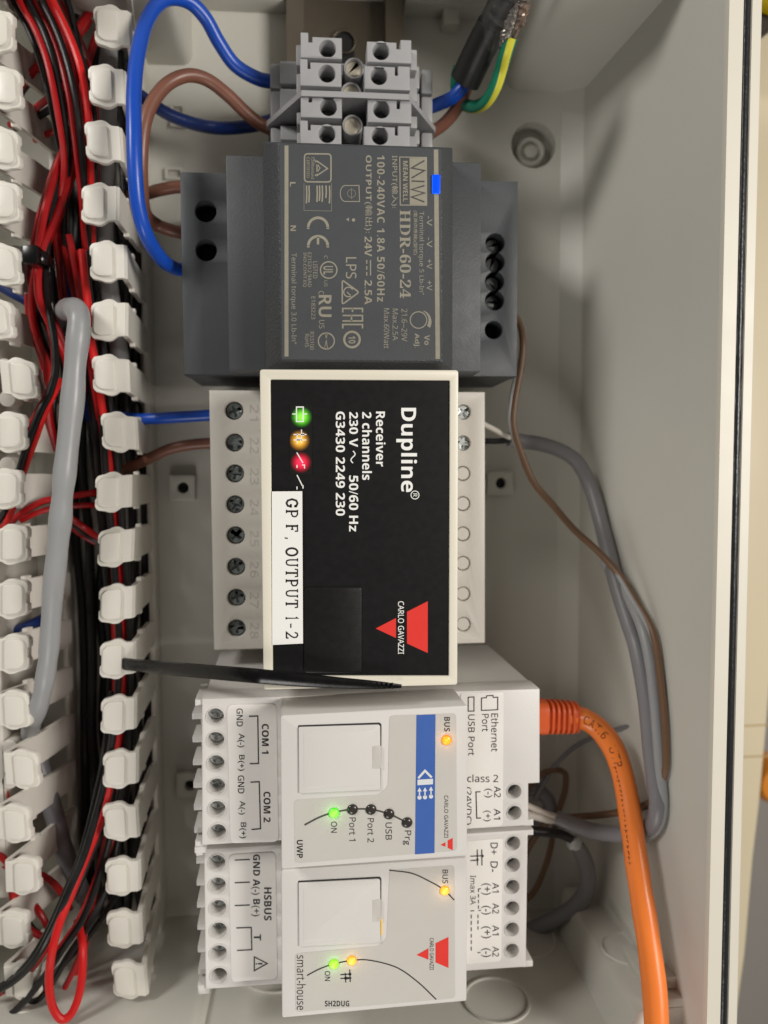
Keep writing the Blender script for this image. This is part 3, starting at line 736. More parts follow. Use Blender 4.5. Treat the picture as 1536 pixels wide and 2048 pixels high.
mb = MB(); mb.poly([(855.5, 1202.5), (855.5, 1306), (814, 1287), (814, 1223.5)], zp); mb.poly([(792, 1236), (792, 1276), (751.5, 1257)], zp); obj('logo', mb, 'red', rv)
for (v, u, va, vb, c, core, st, nm) in ((834, 603, 809, 857.4, (.10, 1, 0, 1), (.35, 1, .08, 1), 1.3, 'green'), (881, 599, 857.6, 903, (1, .35, 0, 1), (1, .6, .08, 1), 1.5, 'orange'), (925, 602, 903.2, 950, (1, 0, .03, 1), (1, .03, .10, 1), 1.5, 'red')):
    cx, cy = W0.px(u, v, zp); mb = MB(); mb.poly([(580, va), (624, va), (624, vb), (580, vb)], zp + .05)
    obj('indicator_lamp', mb, glow_spot('window_' + nm, c, core, st, 22 * (CAM_D - ZC) / F_PX), rv, org=(cx, cy, zp + .05), label='lit ' + nm + ' lamp')
mb = MB(); mb.plate(roundpoly(pxpoly(W0, [(608, 1175), (723, 1173.5), (723, 1346), (608, 1345)], zk), .8), [], zk, zk + .35, .15); obj('cover_flap', mb, 'black2', rv)
mb = MB(); mb.plate(pxpoly(W0, [(543.5, 983), (604.5, 982.5), (606, 1287), (544.5, 1290)], zk + .6), [], zk + .45, ZC + .12)
lab = obj('stuck_label', mb, 'sticker', rv)
mb = MB(); zs = ZC + .16
def serif(txt, u0, u1, v0, adv, mb=mb):
    """a thin book-face alphabet drawn in strokes: reading direction is down the picture, cap tops to the right"""
    G = {
     'G': ([[(.86, .72), (.74, .93), (.5, 1), (.22, .88), (.08, .5), (.22, .12), (.5, 0), (.8, .12), (.86, .4)], [(.6, .4), (1, .4)], [(.86, .95), (.86, .7)]], 1),
     'P': ([[(.2, 0), (.2, 1)], [(.02, 0), (.42, 0)], [(.02, 1), (.55, 1), (.8, .88), (.84, .72), (.78, .56), (.55, .46), (.2, .46)]], .92),
     'F': ([[(.2, 0), (.2, 1)], [(.02, 0), (.42, 0)], [(.02, 1), (.88, 1), (.88, .76)], [(.2, .52), (.64, .52)], [(.64, .64), (.64, .4)]], .92),
     'O': ([[(.5 + .42 * math.cos(a * math.pi / 10), .5 + .5 * math.sin(a * math.pi / 10)) for a in range(21)]], 1),
     'U': ([[(.2, 1), (.2, .3), (.3, .06), (.52, 0), (.74, .08), (.82, .3), (.82, 1)], [(.02, 1), (.4, 1)], [(.66, 1), (1, 1)]], 1),
     'T': ([[(.5, 0), (.5, 1)], [(.3, 0), (.7, 0)], [(.06, .76), (.1, 1), (.9, 1), (.94, .76)]], .98),
     '1': ([[(.5, 0), (.5, 1), (.28, .84)], [(.28, 0), (.72, 0)]], .7),
     '2': ([[(.14, .74), (.24, .94), (.5, 1), (.76, .9), (.82, .7), (.7, .48), (.12, .02), (.86, .02), (.9, .2)]], .8),
     '-': ([[(.1, .4), (.9, .4)]], .7), ',': ([[(.3, .12), (.36, 0), (.2, -.16)]], .5), ' ': ([], .5)}
    v = v0
    for ch in txt:
        st, wd = G[ch]; k = wd * adv
        for s_ in st:
            vert = len(s_) == 2 and abs(s_[0][0] - s_[1][0]) < .02 and abs(s_[0][1] - s_[1][1]) > .6
            thick = 3.9 if vert or ch in 'GO' or (ch in 'PU1' and len(s_) > 4) else 2.5
            if ch in 'PU2' and len(s_) > 4: thick = 2.8
            mb.line([(u0 + y * (u1 - u0), v + x * k * .92) for x, y in s_], thick, zs)
        v += k + 2.2
    return v
serif('GP', 573, 595, 997, 20); serif('F', 573, 595, 1049, 18); serif(',', 573, 595, 1074, 16)
serif('OUTPUT', 572.5, 595, 1095, 19.0); serif('1', 572.5, 595.5, 1231, 17); serif('-', 572.5, 595.5, 1246, 17); serif('2', 572.5, 595.5, 1263, 20)
obj('lettering', mb, 'ink', lab)

# ================================================================== the two modules at the lower end
RT = Matrix.Rotation(R(2.6), 3, 'Y')
U = Frame(at(748, 1572, 75.8), RT)
Hf = Frame(at(748, 1875, 70.4), rot3(R(-1.2), R(2.4), 0))
ZL = -13.0
def module(F, name, label, outline, holes_l, holes_r, blank, root_px):
    root = thing(name, label, 'control module', F.w(0, 0, -62))
    o = pxpoly(F, outline, ZL)
    hl = [F.px(u, v, ZL) for u, v in holes_l]; hr_ = [F.px(u, v, ZL) for u, v in holes_r]
    k = (CAM_D - F.w(-30, 0, ZL).z) / F_PX
    mb = MB(F)
    mb.plate(o, [circ(x, y, 16.8 * k) for x, y in hl] + [circ(x, y, 15 * k) for x, y in hr_], ZL - 8, ZL, .3)
    for x, y in hl: mb.lathe(x, y, [(16.9 * k, ZL - .05), (17.2 * k, ZL + .22), (18.6 * k, ZL + .22), (18.9 * k, ZL - .02)], 28)
    for x, y in hr_: mb.lathe(x, y, [(15.1 * k, ZL - .05), (15.4 * k, ZL + .22), (16.8 * k, ZL + .22), (17.1 * k, ZL - .02)], 28)
    mb.plate(inset(o, .25), [], -62, ZL - 7.9)
    # comb of ribs beside the wire entries
    xl_ = min(p[0] for p in o)
    for x, y in hl + [(0, hl[-1][1] - (hl[0][1] - hl[-1][1]) / (len(hl) - 1) * .9)]:
        mb.box(xl_ - 2.2, xl_ + .5, y - 1.6, y - .1, ZL - 12, ZL - 3.4, .15)
    mb.box(xl_ - 1.2, xl_ + .5, min(p[1] for p in o) + .3, max(p[1] for p in o) - .3, ZL - 14, ZL - 12.5, .1)
    obj('housing', mb, 'mod', root)
    for i, (x, y) in enumerate(hl):
        if i in blank: continue
        cross_screw(root, F, x, y + .1, ZL - 3.9, 16.4 * k, .3 + i * 1.1, 'screw')
    for i, (x, y) in enumerate(hr_): cross_screw(root, F, x, y + .1, ZL - 4.6, 14.6 * k, .2 + i * .8, 'screw_d')
    return root
hl1 = [(430.7, 1433), (431.5, 1480), (432, 1526.6), (433.4, 1572.7), (434, 1618), (435.3, 1664)]
hr1 = [(1028.8, 1582.4), (1028.8, 1625)]
ou1 = [(404, 1398), (1079.7, 1378), (1079.7, 1566), (1057, 1567.5), (1057, 1651), (404, 1691)]
uw = module(U, 'controller_module', 'pale grey module with a blue stripe and a row of five round lamps', ou1, hl1, hr1, (), None)
hl2 = [(434, 1726), (435, 1770.6), (436, 1815.6), (437, 1860.5), (437, 1906), (438, 1951)]
hr2_ = [(1026.4, 1686), (1026, 1729), (1025, 1773), (1024.6, 1815.6), (1024, 1858), (1023.6, 1900.5)]
ou2 = [(408, 1699), (1056, 1660), (1052, 1934), (411, 1979)]
sh = module(Hf, 'bus_module', 'lowest pale grey module with a large red logo and a curved black line', ou2, hl2, hr2_, (5,), None)
# lips that clip the modules together
for F, root, pts in ((U, uw, [(1050, 1640), (1067, 1639), (1067, 1651), (1050, 1652)]), (Hf, sh, [(1050, 1660), (1067, 1659), (1067, 1670), (1050, 1671)]), (Hf, sh, [(1046, 1921), (1066, 1922), (1066, 1933), (1046, 1935)]),
                     (U, uw, [(390, 1400), (406, 1399), (406, 1409), (390, 1412)]), (U, uw, [(390, 1684), (406, 1683), (406, 1691), (390, 1693)]), (Hf, sh, [(392, 1701), (410, 1700), (410, 1710), (392, 1712)]), (Hf, sh, [(395, 1972), (413, 1970), (413, 1979), (396, 1983)])):
    mb = MB(F); mb.plate(pxpoly(F, pts, ZL - .6), [], ZL - 10, ZL - .6, .15); obj('lip', mb, 'mod', root)
def front(F, root, outline, panel, door):
    o = pxpoly(F, outline, 0)
    mb = MB(F); mb.plate(roundpoly(o, .6, 4), [], ZL - 1, 0, .35); cov = obj('front_cover', mb, 'mod', root)
    mb = MB(F); P_ = roundpoly(pxpoly(F, panel, 0), [1.0, 1.0, 1.0, 1.0, 1.0, .8, 2.0, 1.0], 4)
    mb.plate(P_, [], -.2, .08); obj('face_foil', mb, 'modgrey', root)
    mb = MB(F); cx = sum(p[0] for p in P_) / len(P_)
    n = len(P_)
    outp = []
    for i in range(n):
        a, p, b = Vector(P_[i - 1]), Vector(P_[i]), Vector(P_[(i + 1) % n])
        t = (b - a).normalized(); outp.append(tuple(p + Vector((t.y, -t.x)) * (.16)))
    vs = [(x, y, .04) for x, y in P_] + [(x, y, .04) for x, y in outp]
    mb.add(vs, [[i, (i + 1) % n, n + (i + 1) % n, n + i] for i in range(n)]); obj('foil_edge', mb, 'gink_soft', root)
    d = pxpoly(F, door, 0)
    mb = MB(F)
    x0_ = min(p[0] for p in d); x1_ = max(p[0] for p in d); y0_ = min(p[1] for p in d); y1_ = max(p[1] for p in d)
    mb.plate(roundpoly([(d[3][0], d[3][1] - .1), (d[2][0] + .05, d[2][1] - .15), (d[1][0] + .35, d[1][1] + .35), (d[0][0] - .1, d[0][1] + .3)], [.2, .8, .8, .2]), [], .0, .06); obj('door_gap', mb, 'tbd', root)
    mb = MB(F); mb.plate(roundpoly(d, [.3, .7, .7, .3], 4), [], 0, .5, .2)
    mb.plate(roundpoly(inset(d, 1.1), .5, 4), [], .4, .56, .07)
    dr = obj('door', mb, 'mod', root)
    mb = MB(F); ym = (y0_ + y1_) / 2; mb.box(x1_ - 1.9, x1_ + .1, ym - 2.6, ym + 2.6, .45, .64, .08); obj('catch', mb, 'modgrey', dr)
    return cov
M['gink_soft'] = mat('soft_edge', rgb(150, 146, 140), .5)
front(U, uw, [(561, 1431), (935, 1411), (934.5, 1712.5), (563, 1738)], [(779, 1431), (912, 1426), (914, 1701), (590, 1726), (588, 1600), (758, 1589), (775, 1574), (776, 1560)], [(597, 1453), (760, 1448), (761, 1579), (598, 1585)])
front(Hf, sh, [(562.5, 1740), (934, 1715), (933.5, 2002.5), (564, 2036.5)], [(779, 1740), (909, 1730), (910, 1996), (591, 2024), (590, 1907), (756, 1892), (773, 1877), (774, 1862)], [(597, 1764), (760, 1756), (761, 1883), (598, 1891)])
def dome(F, root, u, v, r, m, label=None):
    x, y = F.px(u, v, .1); k = r * (CAM_D - F.w(x, y, 0).z) / F_PX
    mb = MB(F); mb.lathe(x, y, [(k, 0), (k, .18), (k * .88, .42), (k * .6, .62), (k * .3, .7), (0, .72)], 24)
    if label:
        l = bpy.data.lights.new('led_spill', 'POINT'); l.energy = 1.5e-4; l.shadow_soft_size = 0.0006
        l.color = (1, .38, .06) if 'amber' in label else (1, .55, .12) if 'yellow' in label else (.2, 1, .08)
        lo = bpy.data.objects.new('led_spill', l); COL.objects.link(lo); lo.parent = root; lo.location = (F.w(x, y, 1.5) - ORG[root.name]) * S
    return obj('lamp', mb, m, root, label=label)
zw = .13
# ---- controller print
mb = MB(U); mb.poly([(833, 1430), (871, 1428.6), (869, 1706), (830, 1708.8)], zw); obj('stripe', mb, 'blue_p', uw)
mb = MB(U); zi = zw + .05
mb.line([(836.5, 1556.5), (850, 1541.5), (863.5, 1555)], 4.5, zi); mb.poly([(835, 1559.5), (866, 1557.5), (866, 1568.5), (835, 1570.5)], zi)
for u, o_ in ((839, 2), (850, 1.5), (862, 0)):
    mb.line([(u, 1581 + o_), (u, 1591 + o_)], 2.6, zi); mb.poly([(u - 4.5, 1581 + o_), (u, 1573 + o_), (u + 4.5, 1581 + o_)], zi); mb.disc(u, 1593 + o_, 4.2, zi)
obj('symbol', mb, 'pale', uw)
T = lambda mb, *a, **k: mb.text(*a, **k)
mb = MB(U)
mb.line([(tuple(p)[0], tuple(p)[1]) for p in catmull([(609, 1650, 0), (640, 1634, 0), (668, 1625, 0), (705, 1618.5, 0), (742, 1619, 0), (778, 1628, 0), (814, 1645, 0)], 8)], 3.4, zw)
T(mb, 'BUS', 888.5, 1434, 900, 1463, zw, .02)
T(mb, 'ON', 662, 1643, 674, 1665.5, zw, .015); T(mb, 'Port 1', 698.5, 1635, 711.5, 1682, zw, .01); T(mb, 'Port 2', 735, 1636.5, 748, 1685, zw, .01)
T(mb, 'USB', 771, 1645, 784, 1680, zw, .012); T(mb, 'Prg', 805.5, 1661, 822.5, 1690, zw, .01)
T(mb, 'CARLO GAVAZZI', 888.5, 1591, 896.5, 1676, zw, .008)
obj('print', mb, 'gink', uw)
mb = MB(U); T(mb, 'UWP', 593.5, 1680, 605.5, 1716, zw, .03); obj('name_print', mb, 'ink', uw)
def logo(F, root, trap, tri):
    mb = MB(F); mb.poly(trap, zw); mb.poly(tri, zw); obj('logo', mb, 'red', root)
logo(U, uw, [(905.5, 1676), (905.5, 1700.5), (895.5, 1696), (895.5, 1681)], [(891, 1684.5), (891, 1693.5), (881, 1690)])
dome(U, uw, 893, 1480, 11, 'led_amber', 'lit amber lamp'); dome(U, uw, 668, 1626, 11, 'led_green', 'lit green lamp')
for u, v in ((705, 1619), (742, 1619), (778, 1628), (814, 1645)): dome(U, uw, u, v, 11.3, 'led_off', None)
def label_plate(F, root, pts, rr_, z0=ZL):
    mb = MB(F); mb.plate(roundpoly(pxpoly(F, pts, z0), rr_, 4), [], z0 - .3, z0 + .2, .08); return obj('label_plate', mb, 'modlab', root)
zt = ZL + .26
lp = label_plate(U, uw, [(454, 1410), (553, 1407), (557, 1683), (461, 1686)], 1.4)
mb = MB(U)
for s_, a in (('GND', (473, 1417, 485.5, 1453)), ('A(-)', (474, 1467, 489, 1495)), ('B(+)', (475, 1510, 489, 1542)), ('GND', (475.5, 1551, 488.5, 1587)), ('A(-)', (476, 1602, 490.5, 1629.5)), ('B(+)', (478, 1645, 492.5, 1677))): T(mb, s_, *a, zt, .012)
T(mb, 'COM 1', 523.7, 1448, 537.5, 1507.5, zt, .022); T(mb, 'COM 2', 527, 1583.5, 541, 1644.5, zt, .022)
mb.line([(498, 1432.5), (515.5, 1432), (517, 1527), (499.5, 1527.5)], 2.4, zt); mb.line([(501, 1564.5), (518.5, 1563.5), (521, 1657.5), (503, 1659)], 2.4, zt)
obj('lettering', mb, 'ink', lp)
lp = label_plate(U, uw, [(921, 1386), (1003, 1383.5), (1007, 1387), (1005, 1647), (1000, 1652), (921, 1657)], .7)
mb = MB(U)
mb.line([(963, 1421), (963, 1393.5), (975, 1393), (975, 1396.5), (978.5, 1396), (978.5, 1393)][:1] + [(963, 1396), (973, 1395.5), (973.5, 1391.5), (986, 1391), (986.5, 1395), (995.5, 1394.5), (995.5, 1419.5), (963, 1421)], 2, zt)
mb.line([(936.5, 1394.5), (948, 1394), (948, 1422), (936.5, 1422.5)], 2, zt, True)
T(mb, 'Ethernet', 982.5, 1427, 997, 1503, zt, .004); T(mb, 'Port', 964, 1428, 977.5, 1463, zt, .004); T(mb, 'USB Port', 936.5, 1429, 949.5, 1511, zt, .004)
T(mb, 'class 2', 934.5, 1549, 996.5, 1564.5, zt, .004, across=True)
T(mb, 'A2', 988.5, 1572.5, 1001.5, 1595, zt, .008); T(mb, '(-)', 968, 1577, 984.5, 1595.5, zt); T(mb, 'A1', 988, 1617.5, 1001, 1639, zt, .008); T(mb, '(+)', 966, 1621, 982, 1643, zt)
mb.line([(961, 1583.5), (952, 1584), (953.5, 1636.5), (962, 1636)], 2.2, zt); T(mb, '(24VDC)', 928, 1574, 943, 1650, zt, .004)
obj('lettering', mb, 'ink', lp)
# ---- bus module print
mb = MB(Hf)
mb.line([tuple(p)[:2] for p in catmull([(779, 1740.5, 0), (823, 1746.5, 0), (858, 1762, 0), (886.7, 1779, 0), (908.5, 1800, 0)], 10)], 2.4, zw)
mb.line([tuple(p)[:2] for p in catmull([(614, 1951, 0), (640, 1937.5, 0), (667.7, 1928, 0), (703.5, 1921, 0), (739, 1920.5, 0), (792.6, 1934.7, 0), (835, 1963.5, 0), (872.5, 1999, 0)], 10)], 2.4, zw)
T(mb, 'BUS', 885, 1739.5, 896, 1767, zw, .012); T(mb, 'ON', 649.7, 1942, 660.5, 1962, zw, .012)
mb.line([(681, 1949.5), (703, 1948)], 2.2, zw); mb.line([(681, 1957), (692, 1956.5), (692, 1956.5), (703, 1956)], 2.2, zw)
mb.line([(699.5, 1939), (700.5, 1964)], 2.2, zw); mb.line([(690.5, 1946), (691.5, 1965)], 2.2, zw); mb.disc(699.8, 1948.2, 2.8, zw); mb.disc(691, 1956.5, 2.8, zw)
T(mb, 'smart-house', 593.5, 1910.5, 611.5, 2020, zw, -.004); T(mb, 'SH2DUG', 649.7, 2001.5, 698.5, 2013, zw, .018, across=True)
T(mb, 'CARLO GAVAZZI', 859.5, 1876, 867.5, 1940, zw, .006)
obj('print', mb, 'ink', sh)
logo(Hf, sh, [(897, 1874), (897, 1936), (871, 1925), (871, 1886.5)], [(857, 1896.5), (857, 1919.5), (833, 1910)])
dome(Hf, sh, 889.4, 1781, 10.5, 'led_yellow', 'lit yellow lamp'); dome(Hf, sh, 667.7, 1928, 10.5, 'led_lime', 'lit green lamp'); dome(Hf, sh, 703.5, 1921, 10.5, 'led_yellow', 'lit yellow lamp')
mb = MB(Hf); mb.line([(763.3, 1838), (763.8, 1870)], 2.4, .1); obj('light_slit', mb, 'led_amber', sh)
lp = label_plate(Hf, sh, [(458, 1709), (551, 1703.5), (555, 1957), (463, 1964)], 1.4)
mb = MB(Hf)
T(mb, 'GND A(-) B(+)', 502, 1709, 520, 1833, zt, .018); T(mb, 'HSBUS', 528, 1775, 543, 1841, zt, .022); T(mb, 'T', 507.5, 1868.6, 522, 1881, zt, .022)
for v in (1719.5, 1764.8, 1810.5): mb.line([(469.5, v + .8), (499.5, v - .5)], 2.4, zt)
mb.line([(472.5, 1856), (502.5, 1855), (503.5, 1899.5), (474, 1901)], 2.4, zt)
mb.line([(508.5, 1914), (508.5, 1941.5), (534.5, 1927)], 2.4, zt, True); mb.line([(525, 1927.5), (516, 1927.8)], 3, zt); mb.disc(512.7, 1928, 1.6, zt)
obj('lettering', mb, 'ink', lp)
lp = label_plate(Hf, sh, [(921, 1684), (1002, 1676), (1005, 1679), (1002, 1918), (998, 1922), (921, 1929)], .7)
mb = MB(Hf)
T(mb, 'D+', 981, 1685.5, 995.5, 1709, zt, .008); T(mb, 'D-', 981, 1723, 995.5, 1744, zt, .008)
mb.line([(940.5, 1712.5), (967, 1711.5)], 2.2, zt); mb.line([(941, 1721), (953, 1720.5)], 2.2, zt)
mb.line([(954.5, 1699), (955, 1731)], 2.2, zt); mb.line([(963.5, 1699), (964, 1731)], 2.2, zt); mb.disc(965, 1712, 2.5, zt); mb.disc(955, 1719.5, 2.5, zt)
for s_, v0, v1 in (('A1', 1765.6, 1785), ('A2', 1806.6, 1827.5), ('A1', 1850.5, 1870.5), ('A2', 1893, 1913.5)): T(mb, s_, 985, v0, 998, v1, zt, .008)
for s_, v0, v1 in (('(+)', 1766.6, 1790), ('(-)', 1811.5, 1829.5), ('(+)', 1852.5, 1877), ('(-)', 1896.4, 1914.5)): T(mb, s_, 962, v0, 982, v1, zt, .004)
T(mb, 'Imax 3A', 940.5, 1751, 951.5, 1809.5, zt, .002)
def dash(u, v0, v1, n):
    st = (v1 - v0) / n
    for i in range(n): mb.line([(u, v0 + st * i), (u, v0 + st * (i + .62))], 2, zt)
dash(957, 1777, 1822, 4); mb.line([(962, 1777.5), (956, 1778)], 2, zt); mb.line([(962, 1820.5), (957, 1821.5)], 2, zt)
dash(956, 1829, 1864, 3); dash(942.5, 1829, 1906, 6); mb.line([(948, 1821.5), (941, 1822)], 2, zt); mb.line([(961, 1905), (955, 1905.5)], 2, zt)
obj('lettering', mb, 'ink', lp)

# ================================================================== terminal blocks at the top of the rail
ZR1, ZR2 = 45.0, 26.0
def tower(mb, u0, u1, va, vb, vn, un0, un1, hole, left):
    """one clamp tower with its slot and driver opening (pixels at the tower top)"""
    x0, y1_ = W0.px(u0, va, ZR1); x1, y0_ = W0.px(u1, vb, ZR1); yn = W0.px(u0, vn, ZR1)[1]
    n0, n1 = W0.px(un0, va, ZR1)[0], W0.px(un1, va, ZR1)[0]; yd = W0.px(u0, va + 19, ZR1)[1]
    if left: out = [(x0, y0_), (x1, y0_), (x1, yn), (n1, yn), (n1, yd), (n0, yd), (n0, y1_), (x0, y1_)]
    else: out = [(x0, y0_), (x1, y0_), (x1, y1_), (n1, y1_), (n1, yd), (n0, yd), (n0, yn), (x0, yn)]
    hx, hy = W0.px(hole[0], hole[1], ZR1)
    mb.plate(out, [circ(hx, hy, 16.2 * (CAM_D - ZR1) / F_PX, 28)], ZR1 - 7, ZR1, .3)
    mb.box(x0 + .1, x1 - .1, y0_ + .1, yn - 1.8, 9, ZR1 - 6.9)
    return hx, hy
rows = [
    dict(L=(601, 684, 64, 118, 72, 616.5, 624.5, (655, 97)), Rr=(734, 823, 76, 127, 82, 793, 801, (762, 102)), y=(62, 121), col='topmost'),
    dict(L=(600, 683, 117, 174, 123, 615, 620.5, (654, 147)), Rr=(729, 820, 129, 181, 131, 790, 796, (758, 152)), y=(121, 186), col='second'),
    dict(L=(601, 684, 184, 237, 192, 617, 623.5, (657, 214)), Rr=(735, 823, 196, 247, 199, 793.5, 800, (763, 219)), y=(200, 241), col='third'),
    dict(L=(600, 683, 240, 292, 248, 615.5, 621, (654, 268)), Rr=(728, 820, 249, 300, 252, 790, 796, (760, 272)), y=(241, 300), col='lowest'),
]
lbls = ['grey terminal block at the top end of the row, nearest the bare rail', 'grey terminal block with a bright slotted screw, just above the partition plate', 'grey terminal block with an empty dark centre, just below the partition plate', 'grey terminal block touching the dark power supply']
for i, r_ in enumerate(rows):
    yA = W0.px(700, r_['y'][0], ZR1)[1]; yB = W0.px(700, r_['y'][1], ZR1)[1]
    yb_ = yB if i < 3 else W0.px(700, 284, ZR1)[1] - .8
    t = thing('terminal_block', lbls[i], 'terminal block', (xm, (yA + yB) / 2, 8.2), 'grey terminal blocks at the top of the rail')
    mb = MB()
    h1 = tower(mb, *r_['L'], True); h2 = tower(mb, *r_['Rr'], False)
    off = (ZR1 - ZR2)
    xa = W0.px(560, 150, 30)[0]; xd = W0.px(838, 150, 30)[0]
    yy0, yy1 = yB + .35, yA - .35
    if i == 3: yy0 = W0.px(700, 300, ZR1)[1]
    xo = W0.px(541, 150, ZR2)[0]; xp = W0.px(862, 150, ZR2)[0]
    mb.box(xo + 2, xp - 2, yy0, yy1, 8.2, 21, .3)
    mb.box(xa, xd, yy0 + .3, yy1 - .3, 20, 31, .3)
    xi0, xi1 = W0.px(598, 150, 36)[0], W0.px(826, 150, 36)[0]
    mb.box(xi0 - .6, xi0 + 6, yy0 + .5, yy1 - .8, 30, 40, .3); mb.box(xi1 - 6, xi1 + .6, yy0 + .5, yy1 - .8, 30, 40, .3)
    for a_, sg in ((xo, 1), (xp, -1)):
        mb.box(min(a_, a_ + sg * 3.1), max(a_, a_ + sg * 3.1), yy0, yy1, 8.2, ZR2 + 3, .5)
    obj('housing', mb, 'tb', t)
    mb = MB()
    for hx, hy in (h1, h2): mb.cyl(hx, hy, ZR1 - 6.9, ZR1 - 6.2, 2.3)
    obj('clamp', mb, 'clamp', t)
    mb = MB(); a, b = W0.px(686, 100, 34)[0], W0.px(730, 100, 34)[0]
    mb.box(a, b, yy0 + 1, yy1 - 1, 20, 31.5); obj('centre_gap', mb, 'tbd', t)
    if i != 0:
        su, sv = ((0, 0), (708, 137), (702, 186), (705, 251))[i]
        x, y = W0.px(su, sv, 41); k = (CAM_D - 41) / F_PX
        mb = MB(); mb.lathe(x, y, [(20.5 * k, 27), (20.5 * k, 40.7), (19.5 * k, 41.2), (17.3 * k, 41.2), (16.5 * k, 40.6), (16.4 * k, 38)], 28); obj('screw_collar', mb, 'tb', t)
        cross_screw(t, W0, x, y, 40.4, 16 * k, (0.95, 1.35, -.9)[i - 1], 'brass', True)
# partition plate between the blue and the brown pair
mb = MB()
prof = [(W0.px(535, 205, ZR2 + 3)[0] - .4, 8.5), (W0.px(535, 205, ZR2 + 3)[0] - .4, ZR2 + 2), (W0.px(603, 190, ZR1)[0], ZR1 + .8), (W0.px(700, 190, ZR1)[0], ZR1 + .9), (W0.px(817, 198, ZR1)[0], ZR1 + .8), (W0.px(866, 212, ZR2)[0] + .4, ZR2 + 2), (W0.px(866, 212, ZR2)[0] + .4, 8.5)]
yA = W0.px(700, 187, ZR1)[1]; yB = W0.px(700, 198.5, ZR1)[1]
mb.loft([[(x, yA, z) for x, z in prof], [(x, yB, z) for x, z in prof]])
tag(obj('partition_plate', mb, 'tb'), 'thin grey partition plate standing across the rail between the terminal blocks', 'partition plate')

# ================================================================== wires and cables
def wire(name, label, cat, pts, r, m, group=None, **k):
    """pts: (u, v, Z): where the wire runs in the photograph and how high over the back panel"""
    rmax = max(r) if isinstance(r, list) else r
    P = [at(u, v, z) for u, v, z in pts]
    for p in P: p.y = max(p.y, YB + rmax + 1.2)
    mb = MB(); mb.tube(P, r, **k)
    return tag(obj(name, mb, m), label, cat, group)
wire('blue_wire', 'thick bright blue wire looping high from the power supply over the duct', 'wire', [(372, 540, 27), (352, 537, 29), (325, 520, 37), (295, 475, 46), (277, 415, 50), (270, 340, 52), (268, 260, 52), (268, 180, 50), (276, 105, 47), (296, 35, 43), (330, -2, 40), (375, 2, 37), (410, 35, 34), (438, 85, 31), (470, 130, 28), (515, 157, 26), (548, 164, 25)], 1.85, 'w_blue')
wire('blue_wire', 'darker blue wire crossing under the brown loop to the terminal blocks', 'wire', [(255, 172, 12), (300, 205, 14), (340, 230, 16), (390, 248, 18), (440, 256, 20), (500, 252, 21), (548, 240, 22)], 1.8, 'w_dblue')
wire('brown_wire', 'brown wire arching from the terminal blocks down beside the blue loop', 'wire', [(550, 262, 24), (520, 248, 25), (490, 224, 27), (455, 190, 29), (415, 160, 31), (375, 151, 33), (335, 168, 35), (305, 205, 37), (288, 255, 38), (283, 320, 37), (284, 375, 34), (290, 425, 27), (312, 448, 22), (340, 460, 21), (370, 467, 20)], 1.75, 'w_brown')
wire('brown_wire', 'short brown wire entering the upper left corner of the dark supply', 'wire', [(262, 392, 8), (290, 388, 16), (315, 381, 19), (345, 375, 20), (370, 373, 20)], 1.75, 'w_brown')
wire('blue_wire', 'straight blue wire from the duct into the first receiver screw', 'wire', [(228, 832, 12), (270, 838, 19), (310, 837, 22), (360, 834, 23), (430, 830, 23)], 1.65, 'w_blue')
wire('brown_wire', 'brown wire from the duct into the second receiver screw', 'wire', [(236, 945, 10), (270, 930, 16), (300, 916, 19), (340, 898, 21), (385, 889, 22), (432, 886, 22)], 1.6, 'w_brown')

